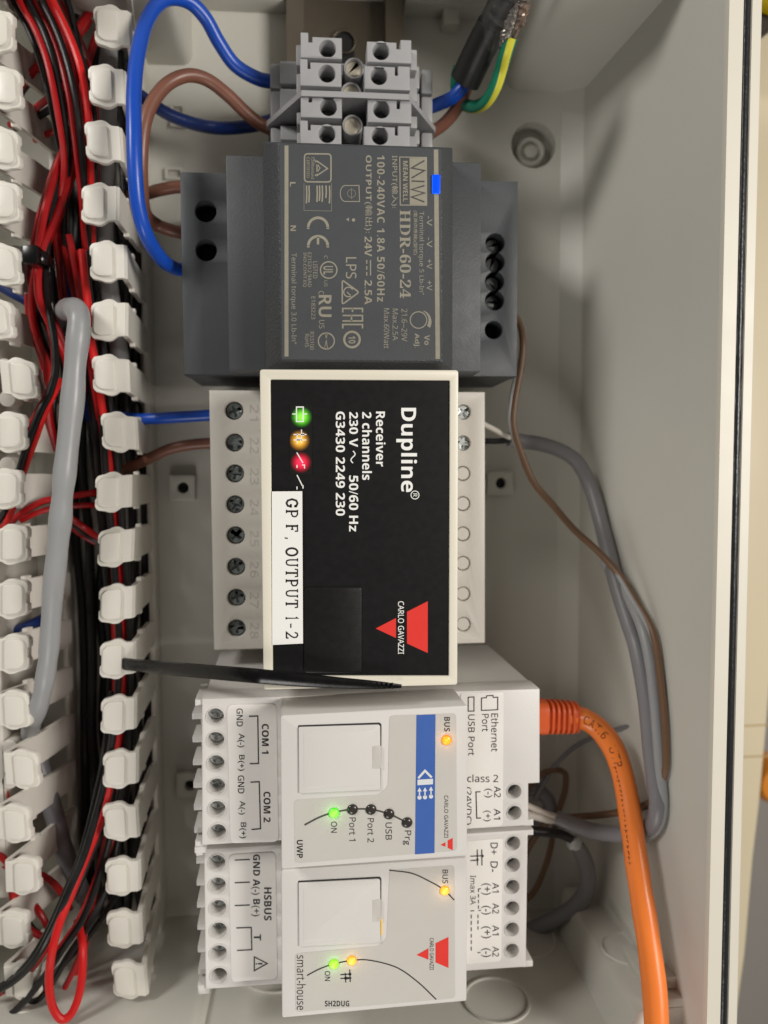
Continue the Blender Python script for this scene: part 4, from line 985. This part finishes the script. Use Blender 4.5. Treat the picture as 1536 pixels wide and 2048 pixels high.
# ---- inside the duct
D = 'wires lying in the wiring duct'
RB = [
 ('red', [(30, -40, 36), (40, 5, 36), (68, 55, 36), (90, 110, 36), (105, 170, 36), (117, 235, 35), (127, 300, 34), (128, 345, 33), (120, 400, 30), (112, 470, 26), (118, 540, 22), (125, 620, 18)], 1.0, 'red wire nearest the left fingers at the top of the duct'),
 ('black', [(48, -40, 35), (58, 5, 35), (86, 60, 35), (106, 120, 35), (121, 190, 34), (131, 255, 33), (136, 310, 32), (134, 370, 29), (128, 450, 26), (133, 530, 22)], 1.0, 'black wire second from the left fingers at the top'),
 ('red', [(60, -40, 34), (70, 5, 34), (98, 60, 34), (120, 120, 34), (137, 190, 34), (146, 255, 33), (155, 330, 32), (163, 400, 30), (168, 470, 28), (176, 560, 24), (178, 650, 22)], .95, 'dull red wire third from the left in the top bundle'),
 ('black', [(72, -40, 37), (84, 0, 37), (110, 55, 37), (132, 115, 37), (148, 180, 37), (158, 240, 36), (165, 310, 34), (170, 380, 31), (176, 460, 27), (180, 560, 24)], 1.05, 'shiny black wire in the middle of the top bundle'),
 ('red', [(92, -40, 38), (104, -2, 38), (128, 48, 38), (148, 95, 38), (162, 140, 38), (172, 190, 37), (178, 245, 36), (181, 310, 33), (181, 380, 30), (184, 450, 26), (185, 560, 22)], 1.2, 'bright red wire on the right of the top bundle'),
 ('black', [(120, -40, 33), (140, 20, 33), (154, 80, 33), (166, 140, 32), (176, 200, 30), (186, 290, 28), (188, 380, 26), (190, 480, 24)], 1.1, 'black wire just right of the brightest red wire at top'),
 ('red', [(215, -30, 22), (188, 10, 24), (166, 45, 26), (148, 68, 27), (128, 92, 25), (96, 130, 22)], 1.35, 'thick red wire slanting down left at the top of the duct'),
 ('black', [(190, -30, 21), (165, 5, 22), (145, 35, 24), (110, 75, 22), (82, 102, 20), (56, 130, 18), (34, 165, 16)], 1.3, 'black wire slanting down left at the top of the duct'),
 ('red', [(205, 40, 20), (185, 95, 22), (170, 150, 22), (160, 210, 20), (155, 280, 18)], 1.3, 'dark red wire deep behind the upper heads of the fingers'),
 ('red', [(118, 95, 20), (92, 115, 22), (62, 148, 22), (38, 178, 20), (10, 215, 16)], 1.25, 'red wire slanting out through the upper left fingers'),
 ('red', [(130, 172, 22), (110, 186, 24), (85, 206, 22), (58, 227, 20), (20, 250, 15)], 1.15, 'second red wire slanting out through the left fingers'),
 ('black', [(132, 195, 20), (110, 212, 22), (85, 228, 20), (62, 240, 18), (30, 256, 14)], 1.2, 'black wire slanting out below the second red wire'),
 ('red', [(128, 250, 16), (110, 262, 18), (90, 270, 16), (70, 280, 13)], 1.1, 'dark red stub in shadow left of the bundle'),
 ('red', [(130, 262, 30), (126, 300, 31), (112, 340, 32), (98, 390, 33), (86, 440, 33), (77, 495, 32), (72, 540, 32), (64, 590, 31), (65, 635, 30), (76, 680, 29), (92, 725, 28), (100, 765, 27), (98, 830, 22), (112, 900, 16)], 1.25, 'red wire bowing left past the black tie head'),
 ('black', [(138, 255, 30), (130, 310, 31), (118, 360, 31), (106, 410, 31), (97, 470, 31), (91, 530, 31), (93, 590, 32), (102, 640, 34), (110, 690, 36), (111, 740, 37), (100, 785, 38), (82, 820, 39), (66, 860, 39), (50, 905, 38), (36, 950, 37), (18, 1010, 35), (-10, 1050, 33)], 1.15, 'black wire curling from the tie to the left fingers at mid height'),
 ('red', [(150, 300, 28), (130, 380, 30), (110, 440, 31), (84, 500, 32), (76, 550, 33), (79, 600, 33), (96, 640, 33), (116, 682, 32), (132, 720, 30), (142, 780, 26), (150, 850, 22)], 1.25, 'red wire passing from the tie behind the grey cable'),
 ('red', [(122, 760, 30), (104, 795, 33), (88, 830, 35), (72, 875, 36), (57, 915, 36), (40, 965, 36), (24, 1020, 35), (0, 1075, 33)], 1.05, 'bright red wire running beside the black one to the left'),
 ('red', [(210, 982, 22), (170, 988, 26), (118, 996, 28), (84, 1003, 29), (52, 1020, 30), (28, 1038, 30), (-5, 1062, 30)], 1.1, 'red wire crossing the duct level at mid height'),
 ('red', [(210, 1012, 20), (170, 1010, 24), (110, 1016, 26), (75, 1025, 27), (40, 1042, 28)], 1.0, 'second red wire crossing the duct just below the first'),
 ('red', [(125, 1026, 18), (150, 1042, 20), (172, 1058, 22), (196, 1074, 22), (225, 1086, 20)], 1.1, 'red wire slanting right under the finger row at mid height'),
 ('black', [(125, 1034, 16), (150, 1052, 18), (172, 1068, 20), (200, 1084, 19)], 1.05, 'black wire slanting right under the mid height red one'),
 ('red', [(138, 470, 30), (150, 530, 30), (157, 575, 29), (163, 610, 28), (172, 660, 26), (180, 720, 26), (190, 780, 26), (200, 840, 26)], 1.15, 'red wire left of the fingers above the grey cable'),
 ('red', [(164, 500, 31), (170, 560, 31), (177, 620, 30), (184, 690, 29), (196, 760, 28), (206, 830, 28), (214, 890, 27), (222, 960, 26), (228, 1050, 25), (236, 1140, 25), (243, 1230, 25), (246, 1310, 25), (246, 1390, 26), (238, 1470, 28), (222, 1560, 32), (202, 1640, 36), (170, 1720, 40), (142, 1790, 44), (118, 1850, 47), (104, 1905, 48), (98, 1960, 48), (104, 2010, 48), (122, 2038, 48), (142, 2028, 47), (158, 1990, 46), (165, 1940, 45), (165, 1890, 43), (155, 1840, 38)], 1.3, 'long bright red wire ending in a loop at the bottom of the duct'),
 ('black', [(176, 640, 28), (188, 720, 28), (200, 790, 28), (206, 850, 28), (210, 930, 28), (218, 1010, 27), (226, 1090, 27), (232, 1180, 27), (238, 1280, 27), (236, 1380, 29), (226, 1470, 32), (212, 1550, 36), (192, 1630, 39), (168, 1710, 42), (138, 1780, 45), (108, 1850, 46), (76, 1910, 46), (36, 1955, 44), (-20, 1990, 42)], 1.2, 'long black wire leaving bottom left beside the red loop'),
 ('red', [(196, 650, 24), (206, 740, 24), (218, 830, 24), (228, 920, 24), (238, 1010, 24), (246, 1110, 24), (252, 1220, 24), (254, 1330, 24), (250, 1440, 26), (240, 1540, 28), (222, 1640, 30), (198, 1740, 34), (176, 1830, 36), (160, 1910, 36), (130, 1975, 34)], 1.05, 'dull red wire behind the lower right fingers'),
 ('black', [(200, 640, 26), (212, 740, 26), (224, 840, 26), (236, 940, 26), (246, 1060, 26), (256, 1180, 26), (260, 1300, 26), (258, 1420, 27), (250, 1520, 29), (236, 1610, 32), (216, 1690, 36), (196, 1760, 39), (164, 1840, 42), (124, 1900, 43), (80, 1965, 42), (20, 2030, 40), (-20, 2060, 38)], 1.2, 'black wire closest to the lower right fingers'),
 ('black', [(262, 1440, 22), (258, 1540, 24), (244, 1640, 27), (228, 1720, 31), (208, 1790, 35), (178, 1850, 38), (134, 1915, 39), (90, 1985, 38), (44, 2050, 36), (10, 2090, 34)], 1.15, 'black wire fanning out lowest at the bottom left'),
 ('red', [(240, 1640, 20), (216, 1700, 24), (192, 1770, 26), (176, 1840, 27), (168, 1900, 27), (150, 1950, 26), (128, 1975, 24)], 1.2, 'red wire behind the long loop near the bottom'),
 ('red', [(-30, 1545, 26), (0, 1568, 28), (14, 1600, 28), (20, 1640, 24)], 1.2, 'red wire curving at the far left edge above the lower loops'),
 ('red', [(-30, 1700, 30), (0, 1712, 31), (20, 1735, 32), (28, 1775, 33), (36, 1820, 33), (58, 1858, 32), (88, 1874, 30), (112, 1880, 26)], 1.15, 'red wire bowing round the lower left fingers'),
 ('red', [(-30, 1722, 28), (5, 1730, 29), (40, 1738, 30), (78, 1748, 31), (104, 1764, 30), (124, 1788, 28), (138, 1815, 24)], 1.2, 'red wire arching rightwards between the lower left fingers'),
 ('red', [(46, 1775, 24), (62, 1800, 27), (80, 1826, 29), (96, 1856, 29), (108, 1890, 26)], 1.15, 'short red wire inside the lower left red curve'),
 ('black', [(246, 1770, 24), (214, 1820, 30), (170, 1880, 33), (120, 1935, 34), (70, 1985, 34), (10, 2030, 32), (-20, 2050, 30)], 1.1, 'lower black wire sweeping to the bottom left corner'),
 ('black', [(150, 560, 20), (165, 660, 20), (178, 760, 20), (190, 860, 20), (200, 960, 20), (208, 1060, 20), (216, 1180, 20)], 1.3, 'black wire deep in the duct behind the red ones'),
 ('dblue', [(120, 520, 10), (134, 600, 12), (150, 700, 12), (170, 800, 12), (182, 840, 13)], 1.4, 'dark blue wire glimpsed deep behind the red wires'),
 ('dblue', [(-20, 560, 20), (20, 585, 22), (55, 605, 22), (90, 640, 20)], 1.3, 'dark blue wire between the left fingers'),
 ('dblue', [(-30, 1270, 16), (20, 1268, 18), (60, 1255, 18), (90, 1240, 14)], 2.2, 'thick dark blue wire below mid height at far left'),
 ('black', [(175, 480, 16), (180, 380, 18), (182, 280, 18), (186, 180, 18), (196, 90, 18), (206, 10, 16)], 1.3, 'black wire deep behind the upper right fingers'),
]
def shifted(i, du, dz, c, r, lb, a=0, b=None, wv=3.0):
    src = RB[i][1][a:b]; ph = i * 1.7 + du
    RB.append((c, [(u + du + wv * math.sin(k * .8 + ph), v + 2, max(3, z + dz)) for k, (u, v, z) in enumerate(src)], r, lb))
shifted(0, -10, -3, 'black', .95, 'thin black wire outermost on the left of the top bundle')
shifted(0, 7, -4, 'red', .85, 'thin red wire tucked below the outermost wires of the top bundle')
shifted(2, 8, -5, 'black', .9, 'thin black wire tucked below the third red wire at top')
shifted(3, 8, -6, 'red', .9, 'dark red wire tucked under the shiny black wire at top')
shifted(4, 9, -2, 'black', 1.0, 'thin black wire hugging the right of the bright red one at top')
shifted(4, 17, -8, 'red', .9, 'shaded red wire behind the right side of the top bundle')
shifted(13, 9, -3, 'black', .95, 'thin black wire following the red bow past the tie head')
shifted(15, 9, -3, 'red', 1.0, 'second red wire bowing from the tie behind the grey cable')
shifted(15, -9, -5, 'black', .95, 'black wire bowing from the tie below the red ones', 2)
shifted(22, 10, -4, 'black', 1.0, 'thin black wire beside the long bright red wire behind the fingers', 0, 18)
shifted(22, -9, -6, 'red', .9, 'thin red wire left of the long bright red wire at mid duct', 0, 18)
shifted(23, 9, -4, 'red', .95, 'thin red wire under the long black one in the lower duct', 6, 20)
shifted(23, -10, -3, 'black', .95, 'black wire left of the red loop running to the bottom left', 9)
shifted(25, -8, -6, 'red', .9, 'dull red wire beneath the black ones near the lower fingers', 4, 14)
shifted(28, 6, -8, 'black', 1.1, 'black wire in shadow at the far left edge above the lower loops')
shifted(29, -4, -4, 'red', 1.0, 'second red wire bowing round the lower left fingers inside the first')
shifted(17, 4, -4, 'black', .9, 'black wire crossing the duct under the two level red ones')
shifted(9, 8, -4, 'black', 1.0, 'black wire slanting out under the upper left red wire')
shifted(6, 12, -4, 'red', 1.1, 'second thick red wire slanting down left at the top of the duct')
shifted(6, -14, -6, 'black', 1.1, 'black wire above the thick slanting red one at the top')
shifted(13, -9, -6, 'red', .95, 'dark red wire left of the red bow past the tie head')
shifted(14, -7, -4, 'red', .9, 'dull red wire under the curling black one near the left fingers', 4, 13)
shifted(15, 4, -9, 'red', .95, 'shaded red wire below the red ones behind the grey cable')
shifted(21, -12, -6, 'red', .9, 'red wire between the grey cable and the finger row', 0, 7)
shifted(22, 16, -9, 'red', .9, 'shaded red wire close under the finger heads', 2, 16)
shifted(24, -14, -9, 'black', 1.0, 'black wire in shade left of the dull red one at mid duct', 1, 11)
shifted(24, -26, -13, 'red', .9, 'dark red wire deep in the duct right of the grey cable', 1, 12)
shifted(24, -38, -15, 'black', 1.0, 'black wire deep in the duct right of the grey cable', 1, 12)
shifted(20, -6, -5, 'red', .9, 'lower red wire slanting right under the finger row')
shifted(30, 6, -6, 'black', .95, 'black wire arching between the lower left fingers')
shifted(29, 10, -9, 'black', .95, 'black wire bowing inside the red ones at lower left')
deep = random.Random(11)  # black wires added along the duct floor, standing in for its shade
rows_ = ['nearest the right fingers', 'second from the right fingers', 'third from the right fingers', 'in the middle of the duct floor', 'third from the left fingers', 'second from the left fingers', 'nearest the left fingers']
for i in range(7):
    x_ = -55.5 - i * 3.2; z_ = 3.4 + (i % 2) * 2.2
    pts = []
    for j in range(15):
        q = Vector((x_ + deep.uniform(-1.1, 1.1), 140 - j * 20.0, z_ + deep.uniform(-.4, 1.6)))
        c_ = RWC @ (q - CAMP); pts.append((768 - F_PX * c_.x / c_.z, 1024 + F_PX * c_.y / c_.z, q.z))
    RB.append(('black', pts, 1.55, 'black wire added to darken the duct floor, ' + rows_[i]))
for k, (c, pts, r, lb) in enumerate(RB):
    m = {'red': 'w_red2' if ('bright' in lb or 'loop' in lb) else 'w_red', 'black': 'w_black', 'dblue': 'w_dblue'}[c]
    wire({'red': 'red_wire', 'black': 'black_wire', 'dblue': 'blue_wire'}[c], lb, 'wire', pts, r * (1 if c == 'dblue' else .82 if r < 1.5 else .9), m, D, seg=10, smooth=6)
wire('grey_cable', 'thick pale grey wavy cable lying on top of the wires in the duct', 'cable', [(112, 665, 6), (118, 640, 14), (130, 622, 32), (146, 617, 45), (157, 632, 50), (157, 665, 51), (151, 720, 51), (146, 790, 51), (140, 850, 51), (133, 915, 51), (126, 980, 51), (120, 1050, 50), (113, 1120, 49), (106, 1185, 48), (102, 1250, 46), (97, 1310, 44), (88, 1370, 42), (75, 1420, 38), (62, 1455, 30), (60, 1480, 18)], [2.3, 2.4, 2.6, 2.75, 2.8, 2.75, 2.6, 2.8, 2.6, 2.75, 2.55, 2.7, 2.5, 2.65, 2.45, 2.5, 2.4, 2.4, 2.4, 2.4], 'w_grey', smooth=8, seg=18, wob=.045)
wire('grey_cable', 'grey cable in shadow at the foot of the duct below the wavy one', 'cable', [(70, 1470, 14), (78, 1520, 18), (92, 1570, 19), (108, 1630, 19), (124, 1690, 18), (144, 1740, 15), (165, 1790, 8)], 2.7, 'w_dgrey', seg=16)
wire('grey_cable', 'grey cable glimpsed behind the upper right fingers', 'cable', [(216, 60, 14), (216, 140, 18), (214, 240, 20), (210, 330, 21), (208, 400, 20), (208, 480, 20), (216, 560, 20), (226, 630, 18), (238, 700, 15), (244, 740, 8)], 2.6, 'w_grey', seg=16)
# cable ties
t = thing('cable_tie', 'black cable tie bundling the duct wires near the top left', 'cable tie', at(72, 512, 34))
mb = MB(); mb.tube([at(22, 502, 22), at(40, 505, 33), at(66, 510, 37), at(92, 517, 36), (at(106, 530, 28))], 1.5, 8, 6, flat=(.4, 1.2)); obj('strap', mb, 'tie', t)
a = at(64, 511, 38.5); mb = MB(); mb.box(a.x - 2.0, a.x + 2.0, a.y - 2.3, a.y + 2.3, 35.5, 40, .4); obj('head', mb, 'tie', t)
t = thing('cable_tie', 'long black cable tie tail lying over the lower edge of the receiver', 'cable tie', at(540, 1355, 70))
P = [(228, 1326, 38), (268, 1330, 44), (330, 1336, 55), (420, 1344, 68), (500, 1351, 76.6), (545, 1355, 77.6), (610, 1360.5, 77.4), (680, 1366, 76.9), (750, 1370, 76.5), (803, 1372.5, 75.8)]
mb = MB(); mb.tube([at(*p) for p in P], [1.7, 1.7, 1.75, 1.75, 1.75, 1.7, 1.6, 1.35, 1.0, .45], 12, 8, flat=(.42, 1.0), up=(0, 0, 1)); obj('strap', mb, 'tie', t)
mb = MB()
for i in range(9):
    u = 705 + i * 10; p = at(u, 1367.6 + (u - 705) * .055, 77.2); mb.box(p.x - .15, p.x + .15, p.y - .75, p.y + .65, 76.5, 77.0, .05)
obj('tooth', mb, 'tie', t)

# ---- mains cable at the top right
mc = thing('mains_cable', 'black sleeved cable end wrapped in clear tape at the top, with earth wire folded back', 'cable', at(950, 110, 30))
ax = [at(1046, -60, 56), at(1010, 2, 50), at(985, 50, 45), at(962, 95, 40.5), at(930, 162, 34)]
mb = MB(); mb.tube(ax[:4], [4.0, 3.9, 3.8, 3.8], 20); obj('sheath', mb, 'shrink', mc)
mb = MB(); mb.tube(ax[2:], [4.05, 4.15, 4.25], 20, 8); obj('shrink_sleeve', mb, 'shrink', mc)
mb = MB(); mb.tube([at(1022, 75, 47), at(1012, 105, 45), at(1002, 140, 41), at(990, 175, 38), at(972, 203, 34), at(948, 214, 30), at(925, 205, 28), at(914, 180, 29), at(914, 155, 32), at(918, 135, 34)], 1.75, 12, 8); obj('earth_wire', mb, 'w_earth', mc)
mb = MB(); mb.tube([at(945, 150, 33), at(925, 175, 32), at(905, 195, 30), at(880, 207, 27), at(856, 216, 24)], 1.8, 12); obj('blue_core', mb, 'w_blue', mc)
mb = MB(); mb.tube([at(938, 165, 31), at(925, 195, 29), at(908, 225, 26), at(885, 250, 24), at(852, 272, 22)], 1.75, 12); obj('brown_core', mb, 'w_brown', mc)
# crumpled screen under the tape
def crumple(axis, r, amp, seg, mb, seed):
    rnd = random.Random(seed); Q = catmull(axis, 7); rings = []
    for i, p in enumerate(Q):
        tt = (Q[min(i + 1, len(Q) - 1)] - Q[max(i - 1, 0)]).normalized(); n0 = tt.orthogonal().normalized(); b = tt.cross(n0)
        e = min(1, .35 + 2.2 * i / len(Q), .35 + 2.2 * (len(Q) - 1 - i) / len(Q))
        rings.append([tuple(p + (n0 * math.cos(2 * math.pi * k / seg) + b * math.sin(2 * math.pi * k / seg)) * r * e * (1 + rnd.uniform(-amp, amp))) for k in range(seg)])
    mb.loft(rings)
mb = MB(); crumple([at(1060, -40, 56), at(1048, 5, 53), at(1039, 40, 50), at(1027, 76, 47)], 1.5, .32, 12, mb, 3); obj('screen', mb, 'alu', mc, smooth=False)
mb = MB(); crumple([at(1034, 8, 54.5), at(1022, 40, 51), at(1010, 72, 47.5), at(1000, 98, 44.5)], 1.1, .35, 12, mb, 8); obj('screen', mb, 'foil_grey', mc, smooth=False)
mb = MB(); crumple([at(1052, -60, 56), at(1020, 5, 51.5), at(1000, 45, 47.5), at(972, 98, 42)], 4.9, .09, 20, mb, 5)
rnd = random.Random(2)
cols = [[at(1085 - i * 13 + rnd.uniform(-3, 3), -60 + i * 34, 55 - i * 2.6), at(1060 - i * 12, -50 + i * 30, 56 - i * 2.4 + rnd.uniform(-1, 1)), at(1034 - i * 10, -40 + i * 27, 57 - i * 2.4 + rnd.uniform(-1, 1))] for i in range(7)]
vs = [tuple(p) for c in cols for p in c]
mb.add(vs, [[i * 3 + j, i * 3 + j + 1, (i + 1) * 3 + j + 1, (i + 1) * 3 + j] for i in range(6) for j in range(2)])
obj('clear_tape', mb, 'tape', mc)

# ---- cables on the right
def wallx(z):
    return xc + (z - 4.6) * (xr[0] - xc) / (ZR - 1 - 4.6)
def by_wall(pts, r):
    out = []
    for u, v, z in pts:
        while at(u, v, z).x > wallx(z) - r - .25 and z < 74: z += .5
        out.append((u, v, z))
    zs = [p[2] for p in out]
    for _ in range(3): zs = [max(zs[i], (zs[max(0, i - 1)] + zs[i] + zs[min(len(zs) - 1, i + 1)]) / 3) for i in range(len(zs))]
    return [(p[0], p[1], z) for p, z in zip(out, zs)]
gc = thing('grey_cable', 'grey cable curving from the receiver down the right wall and back to the module', 'cable', at(1250, 1250, 10))
pts = [(1018, 878, 24), (1045, 883, 23), (1085, 889, 21), (1125, 903, 19), (1155, 925, 17), (1175, 960, 17), (1188, 995, 18), (1203, 1050, 19), (1216, 1102, 21), (1234, 1174, 24), (1257, 1246, 28), (1274, 1300, 31), (1292, 1400, 34), (1302, 1500, 36), (1311, 1570, 37), (1315, 1615, 37), (1304, 1650, 36), (1268, 1668, 34), (1208, 1666, 32), (1152, 1651, 30), (1112, 1636, 30)]
pts = by_wall(pts, 2.4); mb = MB(); mb.tube([at(*p) for p in pts], 2.2, 16, 8); obj('sheath', mb, 'w_dgrey', gc)
Ze = pts[-1][2]
mb = MB(); mb.tube([at(1022, 880, 24), at(1000, 882, 25), at(975, 882, 26), at(950, 882, 26)], .9, 10); obj('black_core', mb, 'w_black', gc)
mb = MB(); mb.tube([at(1022, 877, 24.5), at(1005, 868, 26), at(985, 857, 27), at(950, 840, 27)], .75, 10); obj('white_core', mb, 'w_white', gc)
mb = MB(); mb.tube([at(1118, 1640, Ze), at(1100, 1640, (Ze + 33) / 2), at(1080, 1635, 33), at(1052, 1628, 33)], 1.1, 10); mb.tube([at(1118, 1634, Ze), at(1098, 1630, (Ze + 33) / 2), at(1052, 1610, 33)], .9, 10); obj('white_core', mb, 'w_white', gc)
g2 = thing('grey_cable', 'short grey cable hooking back under the lowest module', 'cable', at(1170, 1760, 10))
pts = [(1148, 1684, 31), (1160, 1700, 29), (1172, 1730, 27), (1175, 1765, 25), (1165, 1795, 22), (1140, 1820, 18), (1105, 1840, 14), (1070, 1856, 10), (1040, 1866, 6), (1000, 1874, 4)]
mb = MB(); mb.tube([at(*p) for p in pts], [2.0, 2.3, 2.5, 2.5, 2.5, 2.5, 2.5, 2.5, 2.5, 2.5], 16, 8); obj('sheath', mb, 'w_dgrey', g2)
mb = MB(); mb.tube([at(1153, 1690, 31), at(1142, 1678, 32), at(1120, 1668, 33), at(1090, 1664, 33), at(1056, 1662, 33), at(1040, 1662, 33)], 1.35, 12); obj('black_core', mb, 'w_black', g2)
mb = MB(); crumple([at(1154, 1694, 31.5), at(1150, 1686, 32), at(1146, 1679, 33)], 1.9, .4, 10, mb, 4); obj('foil', mb, 'screw', g2, smooth=False)
wire('grey_cable', 'slimmer grey cable running beside the thick one along the right wall', 'cable', by_wall([(1205, 1120, 17), (1236, 1160, 20), (1262, 1205, 23), (1285, 1260, 26), (1299, 1320, 29), (1308, 1390, 32), (1315, 1470, 34), (1321, 1550, 34), (1325, 1605, 34), (1318, 1645, 33), (1296, 1672, 32), (1262, 1684, 30)], 1.6), 1.45, 'w_grey', seg=14)
# twin wire from the supply
TW = [(1030, 632, 26), (1042, 655, 28), (1046, 690, 29), (1041, 740, 28), (1030, 800, 28), (1027, 850, 29), (1042, 905, 30), (1068, 965, 30), (1104, 1008, 31), (1148, 1059, 33), (1191, 1098, 36), (1235, 1145, 42), (1267, 1196, 47), (1296, 1243, 51), (1312, 1290, 53), (1325, 1390, 53), (1332, 1480, 53), (1329, 1550, 50), (1300, 1605, 46), (1250, 1622, 40), (1200, 1630, 32), (1150, 1634, 26), (1100, 1640, 20), (1060, 1690, 16), (1040, 1740, 14)]
TW = by_wall(TW, 1.2)
wire('tan_wire', 'thin tan brown wire trailing from the supply down to the lower modules', 'wire', TW, 1.0, 'w_tan', seg=10)
wire('grey_wire', 'thin pale grey wire twisted alongside the tan brown one', 'wire', [(u + 6.5 * math.sin(i * .8 + 1.2) - 1, v + 5 * math.cos(i * .8), z - .4) for i, (u, v, z) in enumerate(TW[:20])], .75, 'w_grey', seg=10)
wire('tan_wire', 'tan brown wire making a small dark arch beside the lower module', 'wire', [(1040, 1600, 12), (1060, 1570, 12), (1085, 1548, 12), (1112, 1540, 12), (1130, 1548, 12), (1130, 1580, 11), (1118, 1620, 11), (1108, 1660, 10), (1095, 1720, 10), (1070, 1780, 8), (1040, 1810, 8)], .95, 'w_tan', seg=10)
wire('grey_wire', 'thin grey wire springing up to the orange cable from the lower module', 'wire', [(1070, 1600, 10), (1090, 1560, 11), (1118, 1522, 12), (1155, 1490, 14), (1200, 1470, 22), (1250, 1455, 34), (1280, 1448, 40)], .8, 'w_dgrey', seg=10)
wire('grey_cable', 'dark coil of grey cable lying behind the lower module', 'cable', [(1030, 1585, 8), (1070, 1580, 8), (1096, 1600, 8), (1096, 1630, 8), (1072, 1645, 8), (1040, 1640, 8)], 2.3, 'w_dgrey', seg=14)

# ---- orange network cable
oc = thing('network_cable', 'thick orange network cable with a ribbed plug boot running to the bottom edge', 'cable', at(1250, 1650, 40))
OP = [(1130, 1432, 43), (1165, 1437, 43), (1195, 1455, 44), (1222, 1488, 46), (1240, 1530, 48), (1253, 1585, 51), (1262, 1640, 54), (1270, 1700, 57), (1280, 1770, 60), (1291, 1840, 63), (1301, 1910, 66), (1309, 1980, 69), (1313, 2050, 72), (1314, 2130, 75)]
mb = MB(); mb.tube([at(*p) for p in OP], 3.02, 22, 12, wob=.018); obj('sheath', mb, 'orange', oc)
mb = MB()
b0, b1 = at(1068, 1432, 42), at(1152, 1434, 43)
dirv = (b1 - b0).normalized()
def ringsq(c, hx, hz, n=5):
    t_ = dirv; up = Vector((0, 0, 1)); sd = t_.cross(up).normalized()
    return [tuple(c + sd * a + up * b) for a, b in roundpoly([(-hx, -hz), (hx, -hz), (hx, hz), (-hx, hz)], min(hx, hz) * .7, n)]
rings = []
L = (b1 - b0).length
seq = [(0, 4.5), (.16, 4.6)]
for i in range(6):
    s0 = .22 + i * .125
    seq += [(s0, 4.55 - i * .06), (s0 + .055, 4.5 - i * .06), (s0 + .062, 3.5), (s0 + .115, 3.45)]
seq += [(1.0, 4.1), (1.0, 3.2)]
for t_, h in seq: rings.append(ringsq(b0 + dirv * L * t_, h, h * .86))
mb.loft(rings); obj('plug_boot', mb, 'orange2', oc)
# print along the sheath: letters laid on the round of the cable
Qo = catmull([at(*p) for p in OP], 24)
acc = [0.0]
for i in range(1, len(Qo)): acc.append(acc[-1] + (Qo[i] - Qo[i - 1]).length)
def on_cable(s, h, lift=.06):
    i = max(1, min(len(Qo) - 1, next((k for k, a in enumerate(acc) if a >= s), len(Qo) - 1)))
    f = (s - acc[i - 1]) / max(1e-6, acc[i] - acc[i - 1]); p = Qo[i - 1].lerp(Qo[i], f); t_ = (Qo[i] - Qo[i - 1]).normalized()
    view = (CAMP - p).normalized(); up = (Vector((0, 0, 1)) - t_ * t_.z).normalized(); sd = up.cross(t_)
    a = h / 3.02
    return p + (up * math.cos(a) + sd * math.sin(a)) * (3.02 + lift)
mb = MB()
c = bpy.data.curves.new('t', 'FONT'); c.body = sans('CAT.6  UTP', False); c.size = 3.0; c.resolution_u = 2; c.space_character = 1.15; c.fill_mode = 'FRONT'
o = bpy.data.objects.new('t', c); me = o.to_mesh()
tb_ = bmesh.new(); tb_.from_mesh(me); o.to_mesh_clear(); bpy.data.objects.remove(o); bpy.data.curves.remove(c)
mb.add([tuple(on_cable(4.2 + v.co.x, (v.co.y - 1.0) + .5 - v.co.x * .11)) for v in tb_.verts], [[q.index for q in f.verts] for f in tb_.faces]); tb_.free()
sm = random.Random(6)
for i in range(20):      # the rest of the line is turned away from the eye: only worn strokes of it show
    s0 = 21 + i * 1.25; a_ = -2.35 - i * .03; hh = sm.uniform(.3, .8)
    for (p, q) in (((s0, a_), (s0 + sm.uniform(.5, .9), a_ + sm.uniform(-.3, .3))), ((s0 + .1, a_ - hh), (s0 + .2, a_ + hh * .6)))[:sm.choice((1, 2, 2))]:
        c4 = [on_cable(p[0], p[1] - .12), on_cable(q[0], q[1] - .12), on_cable(q[0] + .14, q[1] + .12), on_cable(p[0] + .14, p[1] + .12)]
        mb.add([tuple(z) for z in c4], [[0, 1, 2, 3]])
obj('lettering', mb, mat('faded_cable_print', rgb(96, 50, 26), .5), oc)
